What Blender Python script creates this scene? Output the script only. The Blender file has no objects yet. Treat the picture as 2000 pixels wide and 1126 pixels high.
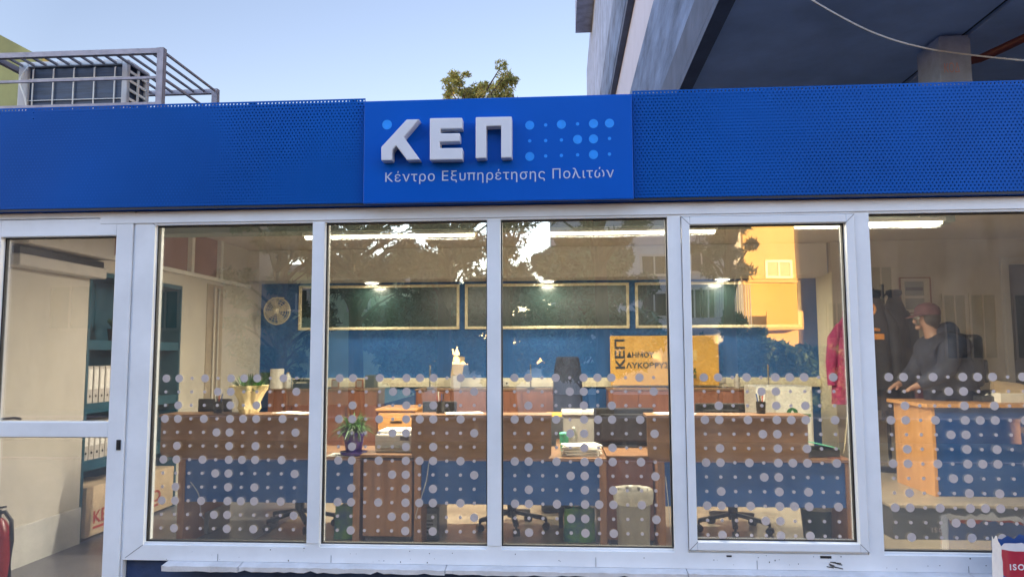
import bpy, bmesh, math, random
from math import radians, sin, cos, tan, pi, sqrt
from mathutils import Vector, Matrix
import numpy as np

S = bpy.context.scene
# ------------------------------------------------------------------ camera
YAW, PITCH, ROLL, FPX = radians(3.898), radians(5.08), radians(-0.227), 1440.0
CAM = Vector((0.0, -4.0, 1.55))
_f = Vector((-sin(YAW) * cos(PITCH), cos(YAW) * cos(PITCH), sin(PITCH)))
_r0 = Vector((cos(YAW), sin(YAW), 0))
_u0 = _r0.cross(_f)
_r = cos(ROLL) * _r0 + sin(ROLL) * _u0
_u = -sin(ROLL) * _r0 + cos(ROLL) * _u0
cam_d = bpy.data.cameras.new('camera')
cam_d.sensor_width = 36
cam_d.lens = FPX / 2000 * 36
cam_d.clip_start = 0.05
cam_d.clip_end = 2000
cam = bpy.data.objects.new('camera', cam_d)
S.collection.objects.link(cam)
_m = Matrix((_r, _u, -_f)).transposed().to_4x4()
_m.translation = CAM
cam.matrix_world = _m
S.camera = cam

# ------------------------------------------------------------------ sky, sun, exposure
SKY_FRONT, SKY_BACK, SKY_TINT = 0.43, 1.78, (1.24, 0.95, 0.98)
SUN_EL, SUN_ROT = radians(5.0), radians(16.7)
W = bpy.data.worlds.new('World')
S.world = W
W.use_nodes = True
wn = W.node_tree
wn.nodes.clear()
sky = wn.nodes.new('ShaderNodeTexSky')
sky.sky_type = 'NISHITA'
sky.sun_disc = False
sky.sun_elevation = SUN_EL
sky.sun_rotation = SUN_ROT
sky.altitude = 100
sky.air_density = 1.0
sky.dust_density = 0.0
sky.ozone_density = 1.6
bg = wn.nodes.new('ShaderNodeBackground')
bg.inputs['Strength'].default_value = 0.15
wo = wn.nodes.new('ShaderNodeOutputWorld')
# sky made brighter opposite the sunset to light the facade, dimmed towards it
wtc = wn.nodes.new('ShaderNodeTexCoord')
wsp = wn.nodes.new('ShaderNodeSeparateXYZ')
wn.links.new(wtc.outputs['Generated'], wsp.inputs[0])
wmr = wn.nodes.new('ShaderNodeMapRange')
wmr.inputs['From Min'].default_value = 0.75
wmr.inputs['From Max'].default_value = -0.6
wmr.inputs['To Min'].default_value = SKY_FRONT
wmr.inputs['To Max'].default_value = SKY_BACK
wn.links.new(wsp.outputs[1], wmr.inputs['Value'])
wmx = wn.nodes.new('ShaderNodeVectorMath')
wmx.operation = 'SCALE'
wn.links.new(sky.outputs[0], wmx.inputs[0])
wn.links.new(wmr.outputs[0], wmx.inputs['Scale'])
wti = wn.nodes.new('ShaderNodeVectorMath')
wti.operation = 'MULTIPLY'
wti.inputs[1].default_value = SKY_TINT
wn.links.new(wmx.outputs[0], wti.inputs[0])
wn.links.new(wti.outputs[0], bg.inputs['Color'])
wn.links.new(bg.outputs[0], wo.inputs['Surface'])

sl = bpy.data.lights.new('sun', 'SUN')
sl.energy = 2.3
sl.angle = radians(0.5)
sl.color = (1.0, 0.56, 0.17)
so = bpy.data.objects.new('sun', sl)
sd = Vector((sin(SUN_ROT) * cos(SUN_EL), cos(SUN_ROT) * cos(SUN_EL), sin(SUN_EL)))
so.rotation_euler = (-sd).to_track_quat('-Z', 'Y').to_euler()
so.location = (20, 60, 12)
S.collection.objects.link(so)

S.view_settings.view_transform = 'Standard'
S.view_settings.look = 'None'
S.view_settings.gamma = 1
S.view_settings.exposure = 2.7
S.cycles.use_denoising = True
S.cycles.max_bounces = 10
S.cycles.transparent_max_bounces = 24
S.cycles.sample_clamp_indirect = 6

TUBE_W, DOWN_W = 38.0, 4.0

# ------------------------------------------------------------------ helpers
def at(px, py, d):
    """point of the place seen at photo position (px, py), d metres in front of the camera along +y"""
    v = (px - 1000) / FPX * _r + (563 - py) / FPX * _u + _f
    v = v / v.y
    return Vector((v.x * d, -4 + d, 1.55 + v.z * d))

def mir(px, py, d):
    """the same for something seen reflected in the window glass (plane y = 0)"""
    p = at(px, py, d)
    return Vector((p.x, -p.y, p.z))

def lin(c):
    if isinstance(c, str):
        c = tuple(int(c[i:i + 2], 16) / 255 for i in (0, 2, 4))
        c = tuple(x / 12.92 if x <= 0.04045 else ((x + 0.055) / 1.055) ** 2.4 for x in c)
    return (c[0], c[1], c[2], 1)

def newmat(name):
    m = bpy.data.materials.new(name)
    m.use_nodes = True
    m.node_tree.nodes.clear()
    return m, m.node_tree.nodes, m.node_tree.links

def mat(name, col, rough=0.5, var=0.15, scale=6.0, bump=0.0, bscale=None, metal=0.0, stretch=(1, 1, 1), coat=0.0,
        spec=0.5, detail=6.0, col2=None, per_island=0.0, transl=0.0):
    m, N, L = newmat(name)
    tc = N.new('ShaderNodeTexCoord')
    mp = N.new('ShaderNodeMapping')
    mp.inputs['Scale'].default_value = stretch
    L.new(tc.outputs['Object'], mp.inputs[0])
    nz = N.new('ShaderNodeTexNoise')
    nz.inputs['Scale'].default_value = scale
    nz.inputs['Detail'].default_value = detail
    nz.inputs['Roughness'].default_value = 0.6
    L.new(mp.outputs[0], nz.inputs[0])
    c = lin(col)
    ramp = N.new('ShaderNodeValToRGB')
    lo = tuple(x * (1 - var) for x in c[:3]) + (1,)
    hi = tuple(min(1, x * (1 + var)) for x in c[:3]) + (1,)
    if col2 is not None:
        hi = lin(col2)
        lo = c
    ramp.color_ramp.elements[0].position = 0.32
    ramp.color_ramp.elements[0].color = lo
    ramp.color_ramp.elements[1].position = 0.68
    ramp.color_ramp.elements[1].color = hi
    L.new(nz.outputs['Fac'], ramp.inputs[0])
    out_c = ramp.outputs[0]
    if per_island:
        g = N.new('ShaderNodeNewGeometry')
        hs = N.new('ShaderNodeHueSaturation')
        mr = N.new('ShaderNodeMapRange')
        mr.inputs['To Min'].default_value = 1 - per_island
        mr.inputs['To Max'].default_value = 1 + per_island
        L.new(g.outputs['Random Per Island'], mr.inputs['Value'])
        L.new(mr.outputs[0], hs.inputs['Value'])
        mh = N.new('ShaderNodeMapRange')
        mh.inputs['To Min'].default_value = 0.47
        mh.inputs['To Max'].default_value = 0.53
        L.new(g.outputs['Random Per Island'], mh.inputs['Value'])
        L.new(mh.outputs[0], hs.inputs['Hue'])
        L.new(out_c, hs.inputs['Color'])
        out_c = hs.outputs[0]
    p = N.new('ShaderNodeBsdfPrincipled')
    L.new(out_c, p.inputs['Base Color'])
    p.inputs['Roughness'].default_value = rough
    p.inputs['Metallic'].default_value = metal
    p.inputs['Specular IOR Level'].default_value = spec
    p.inputs['Coat Weight'].default_value = coat
    if bump:
        nb = N.new('ShaderNodeTexNoise')
        nb.inputs['Scale'].default_value = bscale or scale * 5
        nb.inputs['Detail'].default_value = 5
        L.new(mp.outputs[0], nb.inputs[0])
        b = N.new('ShaderNodeBump')
        b.inputs['Strength'].default_value = bump
        b.inputs['Distance'].default_value = 0.01
        L.new(nb.outputs['Fac'], b.inputs['Height'])
        L.new(b.outputs[0], p.inputs['Normal'])
    o = N.new('ShaderNodeOutputMaterial')
    if transl:
        t = N.new('ShaderNodeBsdfTranslucent')
        L.new(out_c, t.inputs['Color'])
        mx = N.new('ShaderNodeMixShader')
        mx.inputs[0].default_value = transl
        L.new(p.outputs[0], mx.inputs[1])
        L.new(t.outputs[0], mx.inputs[2])
        L.new(mx.outputs[0], o.inputs['Surface'])
    else:
        L.new(p.outputs[0], o.inputs['Surface'])
    return m

def emit(name, col, strength):
    m, N, L = newmat(name)
    e = N.new('ShaderNodeEmission')
    tc = N.new('ShaderNodeTexCoord')
    nz = N.new('ShaderNodeTexNoise')
    nz.inputs['Scale'].default_value = 3
    L.new(tc.outputs['Object'], nz.inputs[0])
    mx = N.new('ShaderNodeMix')
    mx.data_type = 'RGBA'
    mx.inputs[0].default_value = 0.1
    mx.inputs[6].default_value = lin(col)
    L.new(nz.outputs['Fac'], mx.inputs[7])
    L.new(mx.outputs[2], e.inputs[0])
    e.inputs[1].default_value = strength
    o = N.new('ShaderNodeOutputMaterial')
    L.new(e.outputs[0], o.inputs[0])
    return m

def glassmat(name, refl, tint=(0.93, 0.95, 0.93), edge=0.35, haze=0.0):
    """plain window glass: a clear share and a mirror share that grows at grazing angles, with a faint waviness"""
    m, N, L = newmat(name)
    tr = N.new('ShaderNodeBsdfTransparent')
    tr.inputs[0].default_value = (*tint, 1)
    gl = N.new('ShaderNodeBsdfGlossy')
    gl.inputs['Roughness'].default_value = 0.0
    gl.inputs['Color'].default_value = (0.95, 0.98, 1.0, 1)
    tc = N.new('ShaderNodeTexCoord')
    nz = N.new('ShaderNodeTexNoise')
    nz.inputs['Scale'].default_value = 1.6
    nz.inputs['Detail'].default_value = 1
    L.new(tc.outputs['Object'], nz.inputs[0])
    b = N.new('ShaderNodeBump')
    b.inputs['Strength'].default_value = 0.035
    b.inputs['Distance'].default_value = 0.02
    L.new(nz.outputs['Fac'], b.inputs['Height'])
    L.new(b.outputs[0], gl.inputs['Normal'])
    lw = N.new('ShaderNodeLayerWeight')
    lw.inputs['Blend'].default_value = 0.25
    mr = N.new('ShaderNodeMapRange')
    mr.inputs['To Min'].default_value = refl
    mr.inputs['To Max'].default_value = refl + edge
    L.new(lw.outputs['Fresnel'], mr.inputs['Value'])
    mx = N.new('ShaderNodeMixShader')
    L.new(mr.outputs[0], mx.inputs[0])
    L.new(tr.outputs[0], mx.inputs[1])
    L.new(gl.outputs[0], mx.inputs[2])
    o = N.new('ShaderNodeOutputMaterial')
    if haze:
        # smears and dust film: a few percent of diffuse in wiped streaks
        mp = N.new('ShaderNodeMapping')
        mp.inputs['Scale'].default_value = (3.0, 1.0, 0.8)
        mp.inputs['Rotation'].default_value = (0, 0.5, 0)
        L.new(tc.outputs['Object'], mp.inputs[0])
        n2 = N.new('ShaderNodeTexNoise')
        n2.inputs['Scale'].default_value = 2.5
        n2.inputs['Detail'].default_value = 6
        n2.inputs['Distortion'].default_value = 1.2
        L.new(mp.outputs[0], n2.inputs[0])
        m2 = N.new('ShaderNodeMapRange')
        m2.inputs['From Min'].default_value = 0.35
        m2.inputs['From Max'].default_value = 0.8
        m2.inputs['To Min'].default_value = haze * 0.3
        m2.inputs['To Max'].default_value = haze * 1.8
        L.new(n2.outputs['Fac'], m2.inputs['Value'])
        df = N.new('ShaderNodeBsdfDiffuse')
        df.inputs['Color'].default_value = (0.6, 0.58, 0.56, 1)
        mh = N.new('ShaderNodeMixShader')
        L.new(m2.outputs[0], mh.inputs[0])
        L.new(mx.outputs[0], mh.inputs[1])
        L.new(df.outputs[0], mh.inputs[2])
        mx = mh
    L.new(mx.outputs[0], o.inputs[0])
    return m

def perfmat(name, col, pitch=0.02, hole=0.0066):
    """perforated blue sheet metal: round holes on a triangular grid let what is behind show"""
    m, N, L = newmat(name)
    tc = N.new('ShaderNodeTexCoord')
    sp = N.new('ShaderNodeSeparateXYZ')
    L.new(tc.outputs['Object'], sp.inputs[0])
    def M(op, a, b=None, c=None):
        n = N.new('ShaderNodeMath')
        n.operation = op
        for i, v in enumerate((a, b, c)):
            if v is None:
                continue
            if isinstance(v, (int, float)):
                n.inputs[i].default_value = v
            else:
                L.new(v, n.inputs[i])
        return n.outputs[0]
    px_, pz = pitch, pitch * sqrt(3)
    def cell(ox, oz):
        x = M('SUBTRACT', M('FRACT', M('ADD', M('DIVIDE', sp.outputs[0], px_), ox + 100)), 0.5)
        z = M('SUBTRACT', M('FRACT', M('ADD', M('DIVIDE', sp.outputs[2], pz), oz + 100)), 0.5)
        x = M('MULTIPLY', x, px_)
        z = M('MULTIPLY', z, pz)
        return M('SQRT', M('ADD', M('MULTIPLY', x, x), M('MULTIPLY', z, z)))
    dmin = M('MINIMUM', cell(0, 0), cell(0.5, 0.5))
    isheet = M('GREATER_THAN', dmin, hole)
    nz = N.new('ShaderNodeTexNoise')
    nz.inputs['Scale'].default_value = 1.3
    nz.inputs['Detail'].default_value = 4
    L.new(tc.outputs['Object'], nz.inputs[0])
    ramp = N.new('ShaderNodeValToRGB')
    c = lin(col)
    ramp.color_ramp.elements[0].position = 0.3
    ramp.color_ramp.elements[1].position = 0.7
    ramp.color_ramp.elements[0].color = tuple(x * 0.85 for x in c[:3]) + (1,)
    ramp.color_ramp.elements[1].color = tuple(x * 1.12 for x in c[:3]) + (1,)
    L.new(nz.outputs['Fac'], ramp.inputs[0])
    p = N.new('ShaderNodeBsdfPrincipled')
    L.new(ramp.outputs[0], p.inputs['Base Color'])
    p.inputs['Roughness'].default_value = 0.45
    p.inputs['Specular IOR Level'].default_value = 0.12
    nb = N.new('ShaderNodeTexNoise')
    nb.inputs['Scale'].default_value = 2.2
    nb.inputs['Detail'].default_value = 2
    L.new(tc.outputs['Object'], nb.inputs[0])
    b = N.new('ShaderNodeBump')
    b.inputs['Strength'].default_value = 0.25
    b.inputs['Distance'].default_value = 0.03
    L.new(nb.outputs['Fac'], b.inputs['Height'])
    L.new(b.outputs[0], p.inputs['Normal'])
    t = N.new('ShaderNodeBsdfTransparent')
    mx = N.new('ShaderNodeMixShader')
    L.new(isheet, mx.inputs[0])
    L.new(t.outputs[0], mx.inputs[1])
    L.new(p.outputs[0], mx.inputs[2])
    o = N.new('ShaderNodeOutputMaterial')
    L.new(mx.outputs[0], o.inputs[0])
    return m

def woodmat(name, c1, c2, axis='x', rough=0.38, scale=1.0):
    m, N, L = newmat(name)
    tc = N.new('ShaderNodeTexCoord')
    mp = N.new('ShaderNodeMapping')
    st = {'x': (1.2, 9, 9), 'y': (9, 1.2, 9), 'z': (9, 9, 1.0)}[axis]
    mp.inputs['Scale'].default_value = tuple(s * scale for s in st)
    L.new(tc.outputs['Object'], mp.inputs[0])
    nz = N.new('ShaderNodeTexNoise')
    nz.inputs['Scale'].default_value = 3.0
    nz.inputs['Detail'].default_value = 8
    nz.inputs['Distortion'].default_value = 0.8
    L.new(mp.outputs[0], nz.inputs[0])
    ramp = N.new('ShaderNodeValToRGB')
    ramp.color_ramp.elements[0].position = 0.35
    ramp.color_ramp.elements[1].position = 0.65
    ramp.color_ramp.elements[0].color = lin(c1)
    ramp.color_ramp.elements[1].color = lin(c2)
    L.new(nz.outputs['Fac'], ramp.inputs[0])
    p = N.new('ShaderNodeBsdfPrincipled')
    L.new(ramp.outputs[0], p.inputs['Base Color'])
    p.inputs['Roughness'].default_value = rough
    o = N.new('ShaderNodeOutputMaterial')
    L.new(p.outputs[0], o.inputs[0])
    return m

class MB:
    """collects shapes in world coordinates, then links them as ONE mesh object"""
    def __init__(self):
        self.bm = bmesh.new()
    def _hexa(self, pts):
        v = [self.bm.verts.new(p) for p in pts]
        for f in ((0, 3, 2, 1), (4, 5, 6, 7), (0, 1, 5, 4), (1, 2, 6, 5), (2, 3, 7, 6), (3, 0, 4, 7)):
            self.bm.faces.new([v[i] for i in f])
    def box(self, x0, x1, y0, y1, z0, z1, M=None):
        x0, x1 = min(x0, x1), max(x0, x1)
        y0, y1 = min(y0, y1), max(y0, y1)
        z0, z1 = min(z0, z1), max(z0, z1)
        p = [Vector(q) for q in ((x0, y0, z0), (x1, y0, z0), (x1, y1, z0), (x0, y1, z0),
                                 (x0, y0, z1), (x1, y0, z1), (x1, y1, z1), (x0, y1, z1))]
        if M is not None:
            p = [M @ q for q in p]
        self._hexa(p)
        return self
    def bar(self, a, b, w, h=None, up=Vector((0, 0, 1))):
        a, b = Vector(a), Vector(b)
        h = h or w
        d = (b - a).normalized()
        s = d.cross(up)
        if s.length < 1e-4:
            s = d.cross(Vector((0, 1, 0)))
        s.normalize()
        t = s.cross(d)
        c = [(-s * w - t * h) / 2, (s * w - t * h) / 2, (s * w + t * h) / 2, (-s * w + t * h) / 2]
        self._hexa([a + q for q in c] + [b + q for q in c])
        return self
    def tube(self, pts, r, n=8, caps=True):
        pts = [Vector(p) for p in pts]
        R = r if isinstance(r, (list, tuple)) else [r] * len(pts)
        rings = []
        ref = None
        for i, p in enumerate(pts):
            d = (pts[min(i + 1, len(pts) - 1)] - pts[max(i - 1, 0)])
            if d.length < 1e-9:
                d = Vector((0, 0, 1))
            d.normalize()
            if ref is None:
                ref = Vector((0, 0, 1)) if abs(d.z) < 0.9 else Vector((1, 0, 0))
            s = d.cross(ref)
            if s.length < 1e-4:
                ref = Vector((0, 1, 0))
                s = d.cross(ref)
            s.normalize()
            t = s.cross(d)
            rings.append([self.bm.verts.new(p + (s * cos(2 * pi * k / n) + t * sin(2 * pi * k / n)) * R[i]) for k in range(n)])
        for a, b in zip(rings[:-1], rings[1:]):
            for k in range(n):
                self.bm.faces.new((a[k], a[(k + 1) % n], b[(k + 1) % n], b[k]))
        if caps:
            self.bm.faces.new(rings[0][::-1])
            self.bm.faces.new(rings[-1])
        return self
    def lathe(self, c, prof, n=24, sx=1.0, sy=1.0, wob=None, cap=True):
        c = Vector(c)
        rings = []
        for j, (r, z) in enumerate(prof):
            rg = []
            for k in range(n):
                a = 2 * pi * k / n
                w = wob(j / max(1, len(prof) - 1), a) if wob else 1
                rg.append(self.bm.verts.new(c + Vector((r * w * cos(a) * sx, r * w * sin(a) * sy, z))))
            rings.append(rg)
        for a, b in zip(rings[:-1], rings[1:]):
            for k in range(n):
                self.bm.faces.new((a[k], a[(k + 1) % n], b[(k + 1) % n], b[k]))
        if cap:
            self.bm.faces.new(rings[0][::-1])
            self.bm.faces.new(rings[-1])
        return self
    def prism(self, poly, y0, y1):
        """poly: list of (x, z); extruded along y"""
        a = [self.bm.verts.new((x, y0, z)) for x, z in poly]
        b = [self.bm.verts.new((x, y1, z)) for x, z in poly]
        self.bm.faces.new(a)
        self.bm.faces.new(b[::-1])
        n = len(poly)
        for i in range(n):
            self.bm.faces.new((a[i], b[i], b[(i + 1) % n], a[(i + 1) % n]))
        return self
    def disc(self, c, r, n=20, axis='y'):
        c = Vector(c)
        v = []
        for k in range(n):
            a = 2 * pi * k / n
            v.append(self.bm.verts.new(c + (Vector((r * cos(a), 0, r * sin(a))) if axis == 'y' else Vector((r * cos(a), r * sin(a), 0)))))
        self.bm.faces.new(v)
        return self
    def ball(self, c, r, sc=(1, 1, 1), n=12, rings=8):
        c = Vector(c)
        pr = []
        for j in range(rings + 1):
            t = -pi / 2 + pi * j / rings
            pr.append((max(1e-4, r * cos(t)), r * sin(t) * sc[2]))
        return self.lathe(c, pr, n=n, sx=sc[0], sy=sc[1])
    def quads(self, P):
        for q in P:
            self.bm.faces.new([self.bm.verts.new(p) for p in q])
        return self
    def build(self, name, m, parent=None, bevel=0.0, smooth=False, seg=2):
        bmesh.ops.recalc_face_normals(self.bm, faces=self.bm.faces[:])
        me = bpy.data.meshes.new(name)
        self.bm.to_mesh(me)
        self.bm.free()
        o = link(name, me, m, parent)
        if smooth:
            for p in me.polygons:
                p.use_smooth = True
            me.set_sharp_from_angle(angle=radians(40))
        if bevel:
            md = o.modifiers.new('bevel', 'BEVEL')
            md.width = bevel
            md.segments = seg
            md.limit_method = 'ANGLE'
        return o

ROOT = {}
def root_loc(o):
    while o.parent:
        o = o.parent
    return ROOT.get(o.name, Vector((0, 0, 0)))

def link(name, me, m, parent=None):
    o = bpy.data.objects.new(name, me)
    S.collection.objects.link(o)
    for q in (m if isinstance(m, (list, tuple)) else [m]):
        me.materials.append(q)
    if parent is not None:
        o.parent = parent
        base = root_loc(parent)
        if base.length:
            me.transform(Matrix.Translation(-base))
    else:
        co = np.empty(len(me.vertices) * 3)
        me.vertices.foreach_get('co', co)
        co = co.reshape(-1, 3)
        c = Vector(((co[:, 0].min() + co[:, 0].max()) / 2, (co[:, 1].min() + co[:, 1].max()) / 2, co[:, 2].min()))
        me.transform(Matrix.Translation(-c))
        o.location = c
        ROOT[o.name] = c
    return o

def tag(o, label, cat, group=None, kind=None):
    if label:
        o['label'] = label
    if cat:
        o['category'] = cat
    if group:
        o['group'] = group
    if kind:
        o['kind'] = kind
    return o

def thing(name, label, cat, loc, group=None):
    o = bpy.data.objects.new(name, None)
    o.empty_display_size = 0.2
    S.collection.objects.link(o)
    o.location = loc
    ROOT[o.name] = Vector(loc)
    return tag(o, label, cat, group)

def struct(o):
    o['kind'] = 'structure'
    return o

def dup(o, loc, rotz=0.0, label=None, parent=None):
    c = o.copy()
    S.collection.objects.link(c)
    if parent is None:
        c.location = loc
        c.rotation_euler[2] = rotz
        if label:
            c['label'] = label
    else:
        c.parent = parent
    for ch in o.children:
        dup(ch, None, parent=c)
    return c

def text_mesh(s, size=1.0, thin=0.0, ext=0.0, spacing=1.0):
    cu = bpy.data.curves.new('lettering', 'FONT')
    cu.body = s.replace('\u039a', 'K').replace('\u03a1', 'P').replace('\u03c0', '\u043f')   # same shapes, cleaner outlines
    cu.size = size
    cu.offset = thin
    cu.extrude = ext
    cu.space_character = spacing
    o = bpy.data.objects.new('lettering', cu)
    S.collection.objects.link(o)
    dg = bpy.context.evaluated_depsgraph_get()
    me = bpy.data.meshes.new_from_object(o.evaluated_get(dg))
    bpy.data.objects.remove(o)
    # strokes of one glyph can overlap: lift each separate piece a hair above the one before
    n = len(me.vertices)
    par = list(range(n))
    def find(i):
        while par[i] != i:
            par[i] = par[par[i]]
            i = par[i]
        return i
    for e in me.edges:
        a, b = find(e.vertices[0]), find(e.vertices[1])
        if a != b:
            par[a] = b
    order = {}
    for v in me.vertices:
        k = order.setdefault(find(v.index), len(order))
        v.co.z += 0.0004 * (k % 4)
    return me

def place_text(me, o0, ux, uz, width=None, height=None):
    """stand the lettering up: its lower left at o0, running along ux, rising along uz; scaled to width / height"""
    co = np.empty(len(me.vertices) * 3)
    me.vertices.foreach_get('co', co)
    co = co.reshape(-1, 3)
    mn, mx = co.min(0), co.max(0)
    sx = width / (mx[0] - mn[0]) if width else 1
    sy = height / (mx[1] - mn[1]) if height else sx
    if not width:
        sx = sy
    ux, uz, o0 = np.array(ux), np.array(uz), np.array(o0)
    nn = np.cross(ux, uz)
    out = o0 + np.outer((co[:, 0] - mn[0]) * sx, ux) + np.outer((co[:, 1] - mn[1]) * sy, uz) + np.outer(co[:, 2], nn)
    me.vertices.foreach_set('co', out.reshape(-1))
    me.update()
    return me

def skinned(verts, edges, radii, subdiv=2):
    me = bpy.data.meshes.new('skin')
    me.from_pydata([Vector(v) for v in verts], edges, [])
    o = bpy.data.objects.new('skin', me)
    S.collection.objects.link(o)
    sk = o.modifiers.new('s', 'SKIN')
    sk.use_smooth_shade = True
    for i, r in enumerate(radii):
        r = r if isinstance(r, tuple) else (r, r)
        me.skin_vertices[0].data[i].radius = r
    me.skin_vertices[0].data[0].use_root = True
    sb = o.modifiers.new('d', 'SUBSURF')
    sb.levels = subdiv
    dg = bpy.context.evaluated_depsgraph_get()
    out = bpy.data.meshes.new_from_object(o.evaluated_get(dg))
    bpy.data.objects.remove(o)
    for p in out.polygons:
        p.use_smooth = True
    return out

# ------------------------------------------------------------------ materials
M_alu = mat('white_coated_aluminium', (0.715, 0.74, 0.77), 0.36, 0.09, 2.3, bump=0.04, bscale=2)
M_alu2 = mat('white_coated_aluminium_sash', (0.705, 0.73, 0.76), 0.34, 0.05, 3, bump=0.03, bscale=2)
M_gasket = mat('black_rubber', (0.012, 0.012, 0.014), 0.6)
M_glass = glassmat('window_glass', 0.25, haze=0.022)
M_doorglass = glassmat('door_glass', 0.19, (0.84, 0.86, 0.88), haze=0.022)
M_film = mat('frosted_film', (0.47, 0.41, 0.39), 0.55, 0.06, 40)
M_perf = perfmat('perforated_blue_metal', (0.0, 0.078, 0.36), 0.02, 0.0043)
M_back = mat('blue_backing', (0.0, 0.085, 0.42), 0.6, 0.15, 4, spec=0.2)
M_sign = mat('blue_sign_panel', (0.0, 0.084, 0.44), 0.32, 0.05, 2, spec=0.15)
M_darkgap = mat('gap_shade_dark', (0.012, 0.016, 0.03), 0.5)
M_letter = mat('letter_face_grey_white', (0.62, 0.63, 0.68), 0.35, 0.04, 5)
M_slogan = mat('slogan_white', (0.46, 0.51, 0.66), 0.4, 0.05)
M_ldot = mat('sign_dot_light_blue', (0.004, 0.25, 0.80), 0.4, 0.08, 30)
M_riser = mat('navy_painted_render', (0.02, 0.045, 0.12), 0.6, 0.3, 5, bump=0.5, bscale=25)
M_sill = mat('worn_white_marble', (0.56, 0.55, 0.55), 0.55, 0.3, 9, bump=0.5, bscale=30, col2=(0.72, 0.71, 0.72))
M_wall = mat('cream_wall_paint', (0.52, 0.485, 0.42), 0.75, 0.06, 2.5, bump=0.06, bscale=40)
M_wallr = mat('cream_wall_paint_right', (0.52, 0.46, 0.38), 0.75, 0.08, 2.5, bump=0.06, bscale=40)
M_cream = mat('pale_cream', (0.74, 0.66, 0.47), 0.7, 0.05, 3)
M_bluewall = mat('blue_wall_paint', (0.010, 0.10, 0.33), 0.7, 0.05, 2, bump=0.05, bscale=40)
M_ceil = mat('ceiling_paint', (0.60, 0.56, 0.50), 0.8, 0.05, 2)
M_fascia = mat('grey_green_fascia', (0.20, 0.24, 0.22), 0.7, 0.08, 4)
M_teal = mat('teal_laminate', (0.012, 0.075, 0.115), 0.5, 0.15, 3)
M_pink = mat('pink_brown_panel', (0.33, 0.19, 0.15), 0.55, 0.1, 3)
M_floor = mat('beige_terrazzo', (0.36, 0.30, 0.22), 0.25, 0.2, 2.2, col2=(0.44, 0.38, 0.29))
M_floor2 = mat('grey_entrance_floor', (0.13, 0.125, 0.135), 0.3, 0.25, 3)
M_plat = mat('platform_beige', (0.34, 0.29, 0.22), 0.4, 0.15, 3)
M_platr = mat('platform_dark_riser', (0.08, 0.085, 0.09), 0.5, 0.15, 3)
M_skirt = mat('pale_marble_skirting', (0.55, 0.54, 0.50), 0.4, 0.12, 4)
M_woodx = woodmat('brown_laminate_x', (0.165, 0.085, 0.045), (0.235, 0.128, 0.068), 'x')
M_woodz = woodmat('brown_laminate_z', (0.21, 0.10, 0.046), (0.30, 0.148, 0.070), 'z')
M_wood2 = woodmat('red_brown_laminate', (0.20, 0.075, 0.045), (0.28, 0.11, 0.065), 'z')
M_oak = woodmat('orange_oak_laminate', (0.50, 0.24, 0.075), (0.62, 0.32, 0.115), 'z')
M_oakx = woodmat('orange_oak_laminate_x', (0.50, 0.24, 0.075), (0.62, 0.32, 0.115), 'x')
M_bluepanel = mat('blue_modesty_panel', (0.006, 0.07, 0.28), 0.35, 0.12, 2)
M_trunk = mat('cream_trunking', (0.78, 0.72, 0.55), 0.45, 0.04)
M_gold = mat('pale_wood_frame', (0.70, 0.62, 0.42), 0.4, 0.06, 10)
M_darkglass = mat('dark_night_glass', (0.012, 0.026, 0.024), 0.25, 0.3, 0.8)
M_black = mat('black_plastic', (0.014, 0.014, 0.017), 0.42, 0.2, 8)
M_dgrey = mat('dark_grey_plastic', (0.05, 0.052, 0.058), 0.4, 0.15, 8)
M_grey = mat('grey_plastic', (0.24, 0.235, 0.22), 0.45, 0.08, 6)
M_lgrey = mat('light_grey_plastic', (0.50, 0.47, 0.43), 0.4, 0.06, 6)
M_white = mat('white_enamel', (0.72, 0.71, 0.66), 0.35, 0.05, 5)
M_paper = mat('white_paper', (0.78, 0.76, 0.70), 0.8, 0.06, 20)
M_card = mat('cream_cardboard', (0.55, 0.42, 0.27), 0.8, 0.1, 12)
M_redink = mat('red_ink', (0.40, 0.05, 0.03), 0.7)
M_yellow = mat('yellow_board', (0.80, 0.45, 0.075), 0.5, 0.06, 3)
M_navyink = mat('navy_ink', (0.012, 0.016, 0.04), 0.6)
M_green = mat('green_plastic', (0.02, 0.28, 0.16), 0.4, 0.1)
M_greenlogo = mat('dark_green_print', (0.015, 0.13, 0.05), 0.5)
M_mint = mat('mint_folder', (0.12, 0.55, 0.36), 0.5, 0.1)
M_purple = mat('purple_glazed_pot', (0.06, 0.03, 0.22), 0.2, 0.15, 6, coat=0.4)
M_leaf = mat('office_plant_leaf', (0.035, 0.10, 0.02), 0.45, 0.3, 20, per_island=0.5, transl=0.25)
M_soil = mat('soil', (0.03, 0.02, 0.012), 0.9)
M_chrome = mat('steel', (0.5, 0.5, 0.52), 0.25, 0.05, metal=1.0)
M_mesh = mat('pale_wire_bin', (0.17, 0.16, 0.14), 0.5, 0.15, 60)
M_liner = mat('clear_bin_liner', (0.50, 0.47, 0.40), 0.3, 0.2, 12, transl=0.3)
M_skin = mat('skin', (0.34, 0.19, 0.135), 0.5, 0.06)
M_navy = mat('navy_jacket_cloth', (0.013, 0.019, 0.045), 0.75, 0.35, 9, bump=1.0, bscale=11)
M_trouser = mat('dark_trouser_cloth', (0.016, 0.016, 0.022), 0.8, 0.3, 14)
M_cap = mat('dusty_red_cap', (0.10, 0.034, 0.042), 0.8, 0.15, 20)
M_hair = mat('dark_brown_hair', (0.02, 0.012, 0.009), 0.5, 0.3, 60, bump=0.5)
M_magenta = mat('magenta_coat_cloth', (0.40, 0.018, 0.13), 0.7, 0.2, 10)
M_coat = mat('dark_coat_cloth', (0.012, 0.014, 0.022), 0.75, 0.4, 10, bump=0.3)
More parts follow.
